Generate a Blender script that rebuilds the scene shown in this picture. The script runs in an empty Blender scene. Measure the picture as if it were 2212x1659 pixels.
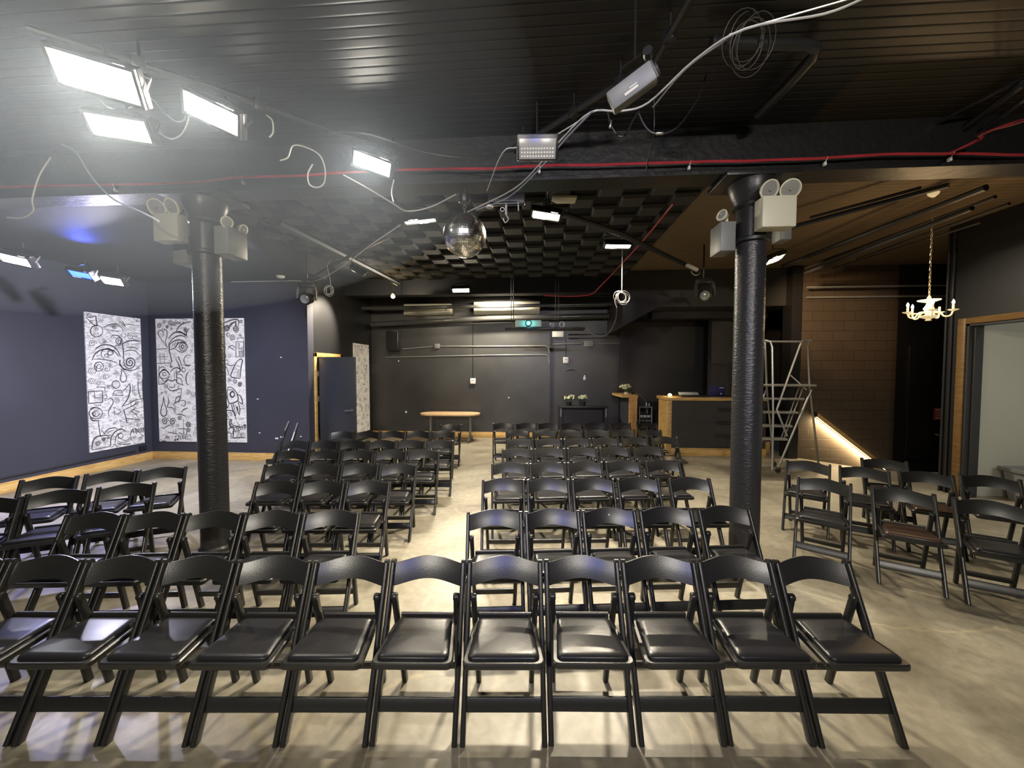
import bpy, bmesh, math, random
from mathutils import Vector, Matrix
random.seed(7)
PI = math.pi
scene = bpy.context.scene
COL = scene.collection
# ------------------------------------------------------------ camera and sight lines
F, PX, PY = 835.0, 1106.0, 829.5
H = 1.87
cam_d = bpy.data.cameras.new('camera'); cam = bpy.data.objects.new('camera', cam_d); COL.objects.link(cam)
cam.location = (0, 0, H); cam.rotation_euler = (math.radians(90 - 2.19), 0, math.radians(4.0))
cam_d.sensor_width = 36.0; cam_d.lens = F / 2212 * 36; cam_d.clip_start = 0.05; cam_d.clip_end = 100
scene.camera = cam
R = cam.rotation_euler.to_matrix()
CAM = Vector((0, 0, H))
def ray(px, py): return R @ Vector(((px - PX) / F, -(py - PY) / F, -1.0))
def aZ(px, py, z):
    r = ray(px, py); return CAM + r * ((z - H) / r.z)
def aY(px, py, y):
    r = ray(px, py); return CAM + r * (y / r.y)
def aX(px, py, x):
    r = ray(px, py); return CAM + r * (x / r.x)
def aD(px, py, d): return CAM + ray(px, py) * d

# ------------------------------------------------------------ materials
MATS = {}
def mat(name, col, rough=0.5, metal=0.0, spec=0.5, emit=None, estr=0.0, bump=0.0, bscale=40.0, var=0.0, vscale=6.0,
        coat=0.0, alpha=1.0, trans=0.0, aniso_scale=None):
    if name in MATS: return MATS[name]
    m = bpy.data.materials.new(name); m.use_nodes = True
    nt = m.node_tree; b = nt.nodes['Principled BSDF']
    b.inputs['Base Color'].default_value = (*col, 1); b.inputs['Roughness'].default_value = rough
    b.inputs['Metallic'].default_value = metal; b.inputs['Specular IOR Level'].default_value = spec
    b.inputs['Coat Weight'].default_value = coat; b.inputs['Alpha'].default_value = alpha
    b.inputs['Transmission Weight'].default_value = trans
    if emit: b.inputs['Emission Color'].default_value = (*emit, 1); b.inputs['Emission Strength'].default_value = estr
    if var > 0 or bump > 0:
        tc = nt.nodes.new('ShaderNodeTexCoord'); mp = nt.nodes.new('ShaderNodeMapping')
        nt.links.new(tc.outputs['Object'], mp.inputs['Vector'])
        if aniso_scale: mp.inputs['Scale'].default_value = aniso_scale
    if var > 0:
        n = nt.nodes.new('ShaderNodeTexNoise'); n.inputs['Scale'].default_value = vscale; n.inputs['Detail'].default_value = 5
        nt.links.new(mp.outputs[0], n.inputs['Vector'])
        r = nt.nodes.new('ShaderNodeValToRGB')
        r.color_ramp.elements[0].position = 0.3; r.color_ramp.elements[1].position = 0.7
        r.color_ramp.elements[0].color = (*[c * (1 - var) for c in col], 1)
        r.color_ramp.elements[1].color = (*[min(1, c * (1 + var)) for c in col], 1)
        nt.links.new(n.outputs['Fac'], r.inputs['Fac']); nt.links.new(r.outputs['Color'], b.inputs['Base Color'])
    if bump > 0:
        n2 = nt.nodes.new('ShaderNodeTexNoise'); n2.inputs['Scale'].default_value = bscale; n2.inputs['Detail'].default_value = 4
        nt.links.new(mp.outputs[0], n2.inputs['Vector'])
        bp = nt.nodes.new('ShaderNodeBump'); bp.inputs['Strength'].default_value = bump; bp.inputs['Distance'].default_value = 0.01
        nt.links.new(n2.outputs['Fac'], bp.inputs['Height']); nt.links.new(bp.outputs[0], b.inputs['Normal'])
    MATS[name] = m; return m

def groove_mat(name, col, pitch, rough=0.5):
    """beadboard: fine parallel boards running along X"""
    m = bpy.data.materials.new(name); m.use_nodes = True; nt = m.node_tree; b = nt.nodes['Principled BSDF']
    b.inputs['Roughness'].default_value = rough
    tc = nt.nodes.new('ShaderNodeTexCoord'); sp = nt.nodes.new('ShaderNodeSeparateXYZ'); nt.links.new(tc.outputs['Object'], sp.inputs[0])
    def math_(op, a, bb=None):
        n = nt.nodes.new('ShaderNodeMath'); n.operation = op
        for i, v in enumerate((a, bb)):
            if v is None: continue
            if isinstance(v, (int, float)): n.inputs[i].default_value = v
            else: nt.links.new(v, n.inputs[i])
        return n.outputs[0]
    fr = math_('FRACT', math_('DIVIDE', sp.outputs['Y'], pitch))
    dist = math_('ABSOLUTE', math_('SUBTRACT', fr, 0.5))          # 0.5 at the groove
    h = math_('SUBTRACT', 1.0, math_('POWER', math_('MULTIPLY', dist, 2.0), 10.0))
    bp = nt.nodes.new('ShaderNodeBump'); bp.inputs['Strength'].default_value = 0.5; bp.inputs['Distance'].default_value = 0.010
    nt.links.new(h, bp.inputs['Height']); nt.links.new(bp.outputs[0], b.inputs['Normal'])
    ns = nt.nodes.new('ShaderNodeTexNoise'); ns.inputs['Scale'].default_value = 3; ns.inputs['Detail'].default_value = 4
    nt.links.new(tc.outputs['Object'], ns.inputs['Vector'])
    mx = nt.nodes.new('ShaderNodeMix'); mx.data_type = 'RGBA'
    mx.inputs['A'].default_value = (*[c * 0.25 for c in col], 1)
    rm = nt.nodes.new('ShaderNodeValToRGB'); rm.color_ramp.elements[0].color = (*[c * 0.8 for c in col], 1)
    rm.color_ramp.elements[1].color = (*[c * 1.2 for c in col], 1)
    nt.links.new(ns.outputs['Fac'], rm.inputs['Fac'])
    nt.links.new(rm.outputs['Color'], mx.inputs['B']); nt.links.new(h, mx.inputs['Factor'])
    nt.links.new(mx.outputs['Result'], b.inputs['Base Color'])
    return m

def brick_mat(name, col, mortar, bw, bh, rough=0.5, axes='XZ', bumps=0.6):
    m = bpy.data.materials.new(name); m.use_nodes = True; nt = m.node_tree; b = nt.nodes['Principled BSDF']
    b.inputs['Roughness'].default_value = rough
    tc = nt.nodes.new('ShaderNodeTexCoord'); sp = nt.nodes.new('ShaderNodeSeparateXYZ'); cb = nt.nodes.new('ShaderNodeCombineXYZ')
    nt.links.new(tc.outputs['Object'], sp.inputs[0]); nt.links.new(sp.outputs[axes[0]], cb.inputs['X']); nt.links.new(sp.outputs[axes[1]], cb.inputs['Y'])
    br = nt.nodes.new('ShaderNodeTexBrick'); nt.links.new(cb.outputs[0], br.inputs['Vector'])
    br.inputs['Scale'].default_value = 1; br.inputs['Brick Width'].default_value = bw; br.inputs['Row Height'].default_value = bh
    br.inputs['Mortar Size'].default_value = 0.007; br.inputs['Mortar Smooth'].default_value = 0.3
    br.inputs['Color1'].default_value = (*col, 1); br.inputs['Color2'].default_value = (*[c * 0.88 for c in col], 1)
    br.inputs['Mortar'].default_value = (*mortar, 1)
    nt.links.new(br.outputs['Color'], b.inputs['Base Color'])
    inv = nt.nodes.new('ShaderNodeMath'); inv.operation = 'SUBTRACT'; inv.inputs[0].default_value = 1
    nt.links.new(br.outputs['Fac'], inv.inputs[1])
    bp = nt.nodes.new('ShaderNodeBump'); bp.inputs['Strength'].default_value = bumps; bp.inputs['Distance'].default_value = 0.006
    nt.links.new(inv.outputs[0], bp.inputs['Height']); nt.links.new(bp.outputs[0], b.inputs['Normal'])
    return m

def wood_mat(name, c1, c2, rough=0.4, scale=(2, 2, 14)):
    m = bpy.data.materials.new(name); m.use_nodes = True; nt = m.node_tree; b = nt.nodes['Principled BSDF']
    b.inputs['Roughness'].default_value = rough
    tc = nt.nodes.new('ShaderNodeTexCoord'); mp = nt.nodes.new('ShaderNodeMapping'); mp.inputs['Scale'].default_value = scale
    n = nt.nodes.new('ShaderNodeTexNoise'); n.inputs['Scale'].default_value = 2.2; n.inputs['Detail'].default_value = 7; n.inputs['Distortion'].default_value = 0.7
    r = nt.nodes.new('ShaderNodeValToRGB'); r.color_ramp.elements[0].position = 0.35; r.color_ramp.elements[1].position = 0.7
    r.color_ramp.elements[0].color = (*c1, 1); r.color_ramp.elements[1].color = (*c2, 1)
    nt.links.new(tc.outputs['Object'], mp.inputs[0]); nt.links.new(mp.outputs[0], n.inputs['Vector'])
    nt.links.new(n.outputs['Fac'], r.inputs['Fac']); nt.links.new(r.outputs['Color'], b.inputs['Base Color'])
    return m

def floor_mat():
    m = bpy.data.materials.new('polished_concrete'); m.use_nodes = True; nt = m.node_tree; b = nt.nodes['Principled BSDF']
    tc = nt.nodes.new('ShaderNodeTexCoord')
    def noise(s, d, dist=0.0):
        n = nt.nodes.new('ShaderNodeTexNoise'); n.inputs['Scale'].default_value = s; n.inputs['Detail'].default_value = d
        n.inputs['Distortion'].default_value = dist; nt.links.new(tc.outputs['Object'], n.inputs['Vector']); return n.outputs['Fac']
    big = nt.nodes.new('ShaderNodeValToRGB'); nt.links.new(noise(0.9, 6, 0.8), big.inputs['Fac'])
    big.color_ramp.elements[0].position = 0.33; big.color_ramp.elements[1].position = 0.68
    big.color_ramp.elements[0].color = (0.165, 0.142, 0.102, 1); big.color_ramp.elements[1].color = (0.35, 0.32, 0.25, 1)
    fine = nt.nodes.new('ShaderNodeValToRGB'); nt.links.new(noise(14, 8, 0.5), fine.inputs['Fac'])
    fine.color_ramp.elements[0].position = 0.3; fine.color_ramp.elements[1].position = 0.7
    fine.color_ramp.elements[0].color = (0.80, 0.80, 0.78, 1); fine.color_ramp.elements[1].color = (1.12, 1.12, 1.12, 1)
    mx = nt.nodes.new('ShaderNodeMix'); mx.data_type = 'RGBA'; mx.blend_type = 'MULTIPLY'; mx.inputs['Factor'].default_value = 1
    nt.links.new(big.outputs['Color'], mx.inputs['A']); nt.links.new(fine.outputs['Color'], mx.inputs['B'])
    # hairline cracks in the slab
    v = nt.nodes.new('ShaderNodeTexVoronoi'); v.feature = 'DISTANCE_TO_EDGE'; v.inputs['Scale'].default_value = 0.23
    wn = nt.nodes.new('ShaderNodeTexNoise'); wn.inputs['Scale'].default_value = 2.5; wn.inputs['Detail'].default_value = 6
    nt.links.new(tc.outputs['Object'], wn.inputs['Vector'])
    va = nt.nodes.new('ShaderNodeVectorMath'); va.operation = 'MULTIPLY_ADD'; va.inputs[1].default_value = (0.5, 0.5, 0)
    nt.links.new(wn.outputs['Color'], va.inputs[0]); nt.links.new(tc.outputs['Object'], va.inputs[2]); nt.links.new(va.outputs[0], v.inputs['Vector'])
    cr = nt.nodes.new('ShaderNodeValToRGB'); nt.links.new(v.outputs['Distance'], cr.inputs['Fac'])
    cr.color_ramp.elements[0].position = 0.0; cr.color_ramp.elements[1].position = 0.0022
    cr.color_ramp.elements[0].color = (1.35, 1.3, 1.15, 1); cr.color_ramp.elements[1].color = (1, 1, 1, 1)
    mx2 = nt.nodes.new('ShaderNodeMix'); mx2.data_type = 'RGBA'; mx2.blend_type = 'MULTIPLY'; mx2.inputs['Factor'].default_value = 1
    nt.links.new(mx.outputs['Result'], mx2.inputs['A']); nt.links.new(cr.outputs['Color'], mx2.inputs['B'])
    nt.links.new(mx2.outputs['Result'], b.inputs['Base Color'])
    rr = nt.nodes.new('ShaderNodeMapRange'); nt.links.new(noise(3, 5), rr.inputs['Value'])
    rr.inputs['To Min'].default_value = 0.3; rr.inputs['To Max'].default_value = 0.55; nt.links.new(rr.outputs[0], b.inputs['Roughness'])
    bp = nt.nodes.new('ShaderNodeBump'); bp.inputs['Strength'].default_value = 0.12; bp.inputs['Distance'].default_value = 0.01
    nt.links.new(noise(9, 5), bp.inputs['Height']); nt.links.new(bp.outputs[0], b.inputs['Normal'])
    return m

PLASTIC = mat('black_resin', (0.017, 0.017, 0.0162), 0.31, bump=0.06, bscale=160)
VINYL = mat('black_vinyl', (0.016, 0.016, 0.018), 0.30, spec=0.28, bump=0.05, bscale=30)
BROWNVINYL = mat('brown_black_vinyl', (0.038, 0.022, 0.016), 0.3, bump=0.05, bscale=30)
BLACKWALL = mat('black_wall_paint', (0.014, 0.0145, 0.016), 0.42, bump=0.08, bscale=12, var=0.12, vscale=1.5)
BLUEWALL = mat('blue_black_wall_paint', (0.036, 0.038, 0.055), 0.5, bump=0.06, bscale=12, var=0.1, vscale=1.2)
BACKWALL = mat('glossy_black_wall_paint', (0.042, 0.042, 0.040), 0.36, bump=0.16, bscale=2.6, var=0.25, vscale=1.3)
BLACKMETAL = mat('black_painted_metal', (0.018, 0.018, 0.019), 0.35, bump=0.12, bscale=60)
COLPAINT = mat('lumpy_black_column_paint', (0.026, 0.026, 0.028), 0.32, bump=0.55, bscale=26, aniso_scale=(1, 1, 2.5))
CEILPAINT = mat('black_ceiling_paint', (0.014, 0.015, 0.017), 0.5, bump=0.1, bscale=10)
WOOD = wood_mat('golden_pine', (0.50, 0.30, 0.09), (0.72, 0.48, 0.18))
WOODDARK = wood_mat('amber_oak', (0.13, 0.07, 0.022), (0.20, 0.115, 0.04))
MAPLE = wood_mat('pale_maple', (0.52, 0.34, 0.18), (0.68, 0.47, 0.27), 0.35, (2, 10, 2))
CREAM = mat('cream_enamel', (0.68, 0.66, 0.52), 0.4)
CREAMDIM = mat('cream_enamel_greyed', (0.5, 0.5, 0.43), 0.4)
ACMAT = mat('yellowed_plastic', (0.62, 0.60, 0.46), 0.45)
WHITE = mat('white_plastic', (0.75, 0.75, 0.73), 0.4)
GREYBOX = mat('grey_enamel', (0.20, 0.205, 0.195), 0.45, var=0.1)
STEEL = mat('brushed_steel', (0.55, 0.55, 0.54), 0.32, 1.0)
GALV = mat('galvanised_tube', (0.42, 0.42, 0.40), 0.38, 0.9)
GLASS = mat('lens_glass', (0.42, 0.42, 0.40), 0.12, 0.35)
WHITECABLE = mat('white_cable_sheath', (0.55, 0.55, 0.52), 0.4)
BLUECABLE = mat('grey_blue_cable_sheath', (0.25, 0.29, 0.38), 0.4)
BLACKCABLE = mat('black_cable_sheath', (0.015, 0.015, 0.016), 0.4)
REDCABLE = mat('red_cable_sheath', (0.45, 0.035, 0.05), 0.45)
FOAM = mat('charcoal_foam', (0.036, 0.036, 0.034), 0.9, bump=0.3, bscale=90)
FOAMDARK = mat('black_foam_backing', (0.010, 0.010, 0.010), 0.95)
MIRROR = mat('mirror_facets', (0.97, 0.97, 0.94), 0.21, 1.0)
def emat(name, col, s): return mat(name, (0.8, 0.8, 0.8), 0.4, emit=col, estr=s)
E_WARM = emat('lit_led_warm', (1.0, 0.90, 0.62), 14)
E_WHITE = emat('lit_led_white', (1.0, 0.95, 0.80), 12)
E_BLUE = emat('lit_led_blue', (0.015, 0.085, 1.0), 6)
E_CYAN = emat('lit_projector_lens', (0.04, 0.80, 0.95), 3.0)
E_CANDLE = emat('lit_candle_bulb', (1.0, 0.72, 0.38), 40)
E_STRIP = emat('lit_strip', (1.0, 0.78, 0.42), 9)

# ------------------------------------------------------------ mesh helpers
class MB:
    def __init__(s): s.bm = bmesh.new(); s.mi = 0
    def _take(s, f):
        f.material_index = s.mi; return f
    def face(s, pts):
        vs = [s.bm.verts.new(p) for p in pts]; return s._take(s.bm.faces.new(vs))
    def box(s, c, size, rot=None, bev=0.0):
        c = Vector(c); h = Vector(size) * 0.5; M = (rot.to_3x3() if rot is not None else Matrix.Identity(3))
        t = bmesh.new()
        vs = [t.verts.new(c + M @ Vector((x * h.x, y * h.y, z * h.z))) for x in (-1, 1) for y in (-1, 1) for z in (-1, 1)]
        for q in ((0, 1, 3, 2), (4, 6, 7, 5), (0, 4, 5, 1), (2, 3, 7, 6), (0, 2, 6, 4), (1, 5, 7, 3)): t.faces.new([vs[i] for i in q])
        if bev > 0: bmesh.ops.bevel(t, geom=t.edges[:], offset=bev, segments=2, affect='EDGES', profile=0.5)
        s._merge(t)
    def _merge(s, t):
        mp = {}
        for v in t.verts: mp[v] = s.bm.verts.new(v.co)
        for f in t.faces:
            try: s._take(s.bm.faces.new([mp[v] for v in f.verts]))
            except ValueError: pass
        t.free()
    def b2(s, lo, hi, bev=0.0):
        lo = Vector(lo); hi = Vector(hi); s.box((lo + hi) / 2, hi - lo, bev=bev)
    def sweep(s, pts, prof, ref=Vector((1, 0, 0)), cap=True):
        """prof: list of (a,b) offsets along ref-ish side axis and the normal"""
        pts = [Vector(p) for p in pts]; n = len(prof); rings = []
        for i, p in enumerate(pts):
            d = (pts[min(i + 1, len(pts) - 1)] - pts[max(i - 1, 0)]).normalized()
            a = (ref - d * ref.dot(d))
            if a.length < 1e-5: a = d.orthogonal()
            a.normalize(); b = d.cross(a)
            rings.append([s.bm.verts.new(p + a * u + b * v) for u, v in prof])
        for i in range(len(rings) - 1):
            for j in range(n):
                s._take(s.bm.faces.new([rings[i][j], rings[i][(j + 1) % n], rings[i + 1][(j + 1) % n], rings[i + 1][j]]))
        if cap:
            s._take(s.bm.faces.new(rings[0][::-1])); s._take(s.bm.faces.new(rings[-1]))
    def tube(s, pts, r, n=8):
        pts = [Vector(p) for p in pts]
        # parallel transport frame
        d0 = (pts[1] - pts[0]).normalized(); a = d0.orthogonal().normalized(); rings = []
        for i, p in enumerate(pts):
            d = (pts[min(i + 1, len(pts) - 1)] - pts[max(i - 1, 0)]).normalized()
            a = a - d * a.dot(d)
            if a.length < 1e-6: a = d.orthogonal()
            a.normalize(); b = d.cross(a)
            rings.append([s.bm.verts.new(p + (a * math.cos(2 * PI * k / n) + b * math.sin(2 * PI * k / n)) * r) for k in range(n)])
        for i in range(len(rings) - 1):
            for j in range(n):
                s._take(s.bm.faces.new([rings[i][j], rings[i][(j + 1) % n], rings[i + 1][(j + 1) % n], rings[i + 1][j]]))
        s._take(s.bm.faces.new(rings[0][::-1])); s._take(s.bm.faces.new(rings[-1]))
    def lathe(s, prof, o=(0, 0, 0), axis=Vector((0, 0, 1)), n=20, closed_ends=True):
        """prof: (radius, height) along axis from o"""
        o = Vector(o); axis = Vector(axis).normalized(); a = axis.orthogonal().normalized(); b = axis.cross(a); rings = []
        for r, h in prof:
            rings.append([s.bm.verts.new(o + axis * h + (a * math.cos(2 * PI * k / n) + b * math.sin(2 * PI * k / n)) * max(r, 1e-4)) for k in range(n)])
        for i in range(len(rings) - 1):
            for j in range(n):
                s._take(s.bm.faces.new([rings[i][j], rings[i][(j + 1) % n], rings[i + 1][(j + 1) % n], rings[i + 1][j]]))
        if closed_ends:
            s._take(s.bm.faces.new(rings[0][::-1])); s._take(s.bm.faces.new(rings[-1]))
    def prism(s, outline, z0, z1):
        lo = [s.bm.verts.new((x, y, z0)) for x, y in outline]; hi = [s.bm.verts.new((x, y, z1)) for x, y in outline]
        s._take(s.bm.faces.new(lo[::-1])); s._take(s.bm.faces.new(hi))
        n = len(lo)
        for i in range(n): s._take(s.bm.faces.new([lo[i], lo[(i + 1) % n], hi[(i + 1) % n], hi[i]]))
    def sphere(s, c, r, n=12, m=8):
        prof = [(r * math.sin(PI * i / m), -r * math.cos(PI * i / m)) for i in range(m + 1)]
        s.lathe(prof, c, n=n)
    def build(s, name, m, parent=None, smooth=True, angle=35):
        me = bpy.data.meshes.new(name); bmesh.ops.recalc_face_normals(s.bm, faces=s.bm.faces[:])
        s.bm.to_mesh(me); s.bm.free()
        for mm in (m if isinstance(m, (list, tuple)) else [m]): me.materials.append(mm)
        if smooth:
            me.polygons.foreach_set('use_smooth', [True] * len(me.polygons))
            try: me.set_sharp_from_angle(angle=math.radians(angle))
            except Exception: pass
        o = bpy.data.objects.new(name, me); COL.objects.link(o)
        if parent is not None: o.parent = parent
        return o
def tag(o, label=None, cat=None, group=None, kind=None):
    if label: o['label'] = label
    if cat: o['category'] = cat
    if group: o['group'] = group
    if kind: o['kind'] = kind
    return o
def thing(name, label, cat, loc=(0, 0, 0), rotz=0.0, group=None):
    o = bpy.data.objects.new(name, None); COL.objects.link(o); o.location = loc; o.rotation_euler = (0, 0, rotz)
    o.empty_display_size = 0.1
    return tag(o, label, cat, group)
def struct(name, mb, m, **k): return tag(mb.build(name, m, **k), kind='structure')
def dup(root, label=None, group=None):
    r = root.copy(); COL.objects.link(r)
    if label: r['label'] = label
    if group: r['group'] = group
    for ch in list(root.children):
        c = ch.copy(); COL.objects.link(c); c.parent = r
        for g in ch.children:
            d = g.copy(); COL.objects.link(d); d.parent = c
    return r
def smoothpath(pts, k=6):
    pts = [Vector(p) for p in pts]; out = []
    P = [pts[0] * 2 - pts[1]] + pts + [pts[-1] * 2 - pts[-2]]
    for i in range(1, len(P) - 2):
        for j in range(k):
            t = j / k; a, b, c, d = P[i - 1], P[i], P[i + 1], P[i + 2]
            out.append(0.5 * ((2 * b) + (c - a) * t + (2 * a - 5 * b + 4 * c - d) * t * t + (3 * b - a - 3 * c + d) * t ** 3))
    out.append(pts[-1]); return out
def rrect(w, h, r, n=3):
    out = []
    for cx, cy, a0 in ((w / 2 - r, h / 2 - r, 0), (-w / 2 + r, h / 2 - r, 90), (-w / 2 + r, -h / 2 + r, 180), (w / 2 - r, -h / 2 + r, 270)):
        for i in range(n + 1):
            a = math.radians(a0 + 90 * i / n); out.append((cx + r * math.cos(a), cy + r * math.sin(a)))
    return out
def rotz(a): return Matrix.Rotation(a, 4, 'Z')
# ------------------------------------------------------------ folding chair
# local frame: +x to the sitter's left as seen from the front, the seat faces -y
PW, LEAN, CH = 0.2035, 0.370, 0.77
def make_chair(vinyl):
    t = thing('folding_chair', '', 'chair')
    pp = rrect(0.026, 0.050, 0.009)
    for sx in (-1, 1):
        m = MB(); top = Vector((sx * PW, LEAN, CH)); foot = Vector((sx * PW, 0, 0))
        path = [foot, foot.lerp(top, 0.3), foot.lerp(top, 0.7), foot.lerp(top, 0.965)]
        m.sweep(path, pp)
        d = (top - foot).normalized(); c = foot.lerp(top, 0.965); nrm = Vector((0, -d.z, d.y))
        n = 7; L = []; Rr = []                                    # rounded head of the post
        for i in range(n + 1):
            a = PI * i / n; o_ = nrm * (0.025 * math.cos(a)) + d * (0.022 * math.sin(a))
            L.append(m.bm.verts.new(c + o_ + Vector((0.0115, 0, 0)))); Rr.append(m.bm.verts.new(c + o_ - Vector((0.0115, 0, 0))))
        m.bm.faces.new(L); m.bm.faces.new(Rr[::-1])
        for i in range(n): m.bm.faces.new([L[i], Rr[i], Rr[i + 1], L[i + 1]])
        m.bm.faces.new([L[n], Rr[n], Rr[0], L[0]])
        m.build('front_leg', PLASTIC, t)
        m = MB(); x0 = sx * (PW - 0.030); x1 = sx * (PW - 0.046)
        a = Vector((x0, 0.272, 0.588)); b = Vector((x1, 0.402, 0.0)); pr = rrect(0.030, 0.042, 0.011)
        m.sweep([a + Vector((0, -0.004, 0.012)), a, a.lerp(b, 0.25), a.lerp(b, 0.7), b], pr)
        m.lathe([(0.0, -0.0155), (0.018, -0.0155), (0.021, -0.011), (0.021, 0.011), (0.018, 0.0155), (0.0, 0.0155)], a + Vector((0, -0.002, 0.006)), Vector((1, 0, 0)), 14)
        m.build('rear_leg', PLASTIC, t)
    # back rest: bowed panel with an arched top and bottom edge
    m = MB(); nu, nv = 14, 3; th = 0.012; front = []; back = []
    for i in range(nu + 1):
        u = -1 + 2 * i / nu; x = u * (PW - 0.010); arch = math.cos(u * PI / 2) ** 1.5
        zt = 0.740 + 0.024 * arch; zb = 0.633 + 0.022 * arch; fr = []; bk = []
        for j in range(nv + 1):
            z = zb + (zt - zb) * j / nv; y = LEAN * z / CH + 0.006 + 0.034 * (1 - u * u)
            e = 0.003 if j in (0, nv) else 0
            fr.append(m.bm.verts.new((x, y - th / 2 + e, z))); bk.append(m.bm.verts.new((x, y + th / 2 - e, z)))
        front.append(fr); back.append(bk)
    for i in range(nu):
        for j in range(nv):
            m.bm.faces.new([front[i][j], front[i + 1][j], front[i + 1][j + 1], front[i][j + 1]])
            m.bm.faces.new([back[i][j], back[i][j + 1], back[i + 1][j + 1], back[i + 1][j]])
        m.bm.faces.new([front[i][nv], front[i + 1][nv], back[i + 1][nv], back[i][nv]])
        m.bm.faces.new([front[i][0], back[i][0], back[i + 1][0], front[i + 1][0]])
    for i in (0, nu): m.bm.faces.new([*front[i], *back[i][::-1]])
    m.build('backrest', PLASTIC, t)
    # seat frame, wider at the front, with a raised rail at the rear
    def outline(wf, wr, yf, yr, r):
        o_ = []; cs = ((wf, yf, -1, -1), (-wf, yf, 1, -1), (-wr, yr, 1, 1), (wr, yr, -1, 1))
        for (cx, cy, sx, sy), a0 in zip(cs, (0, 270, 180, 90)):
            for i in range(5):
                a = math.radians(a0 - 90 * i / 4); o_.append((cx + sx * r + r * math.cos(a) , cy - sy * r + r * math.sin(a)))
        return o_
    def ring_outline(wf, wr, yf, yr, r):
        pts = []
        for cx, cy, sx, sy in ((wf, yf, -1, 1), (wr, yr, -1, -1), (-wr, yr, 1, -1), (-wf, yf, 1, 1)):
            c = Vector((cx + sx * r, cy + sy * r)); a0 = math.atan2(-sy, 0)
            st = {(-1, 1): -90, (-1, -1): 0, (1, -1): 90, (1, 1): 180}[(sx, sy)]
            for i in range(5):
                a = math.radians(st + 90 * i / 4); pts.append((c.x + r * math.cos(a), c.y + r * math.sin(a)))
        return pts
    m = MB(); layers = [(0.000, 0.414, 0), (-0.000, 0.419, 0.004), (0, 0.440, 0.004), (0, 0.446, -0.002)]
    rings = []
    for _, z, e in layers:
        rings.append([m.bm.verts.new((x, y, z)) for x, y in ring_outline(0.196 + e, 0.168 + e, -0.036 - e, 0.318 + e, 0.028)])
    for a, b in zip(rings, rings[1:]):
        for i in range(len(a)): m.bm.faces.new([a[i], a[(i + 1) % len(a)], b[(i + 1) % len(a)], b[i]])
    m.bm.faces.new(rings[0][::-1]); m.bm.faces.new(rings[-1])
    m.sweep([(-0.150, 0.320, 0.448), (0.150, 0.320, 0.448)], rrect(0.05, 0.020, 0.008), ref=Vector((0, 0, 1)))
    m.build('seat_frame', PLASTIC, t)
    m = MB(); rings = []
    for z, e in ((0.440, 0.0), (0.452, 0.003), (0.460, -0.001), (0.466, -0.010), (0.4685, -0.03)):
        rings.append([m.bm.verts.new((x, y, z)) for x, y in ring_outline(0.174 + e, 0.148 + e, -0.016 - e, 0.288 + e, 0.026)])
    for a, b in zip(rings, rings[1:]):
        for i in range(len(a)): m.bm.faces.new([a[i], a[(i + 1) % len(a)], b[(i + 1) % len(a)], b[i]])
    m.bm.faces.new(rings[0][::-1]); m.bm.faces.new(rings[-1])
    m.build('seat_cushion', vinyl, t, angle=60)
    m = MB(); z = 0.148; y = LEAN * z / CH
    m.sweep([(-PW + 0.01, y, z), (PW - 0.01, y, z)], rrect(0.066, 0.018, 0.006), ref=Vector((0, 0.39, 0.92))); m.build('front_stretcher', PLASTIC, t)
    m = MB(); z = 0.118; y = 0.402 - 0.130 * z / 0.588
    m.sweep([(-PW + 0.05, y, z), (PW - 0.05, y, z)], rrect(0.045, 0.020, 0.006), ref=Vector((0, -0.2, 0.98))); m.build('rear_stretcher', PLASTIC, t)
    for sx in (-1, 1):
        m = MB(); m.lathe([(0.0, 0), (0.006, 0), (0.006, 0.022), (0, 0.022)], (sx * 0.190, 0.206, 0.432), Vector((sx, 0, 0)), 10); m.build('seat_pivot', STEEL, t)
    return t
CHAIR = make_chair(VINYL); CHAIR_B = make_chair(BROWNVINYL); used = {}
def put_chair(mid, yaw, label, group, proto=None):
    proto = proto or CHAIR
    if proto.name not in used: used[proto.name] = 1; o = proto
    else: o = dup(proto)
    o['label'] = label; o['group'] = group
    Rm = rotz(yaw).to_3x3(); off = Rm @ Vector((0, LEAN, 0))
    o.location = (mid.x - off.x, mid.y - off.y, 0); o.rotation_euler = (0, 0, yaw)
    return o
ORD = ['', 'first', 'second', 'third', 'fourth', 'fifth', 'sixth', 'seventh', 'eighth', 'ninth', 'tenth', 'eleventh', 'twelfth']
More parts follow.
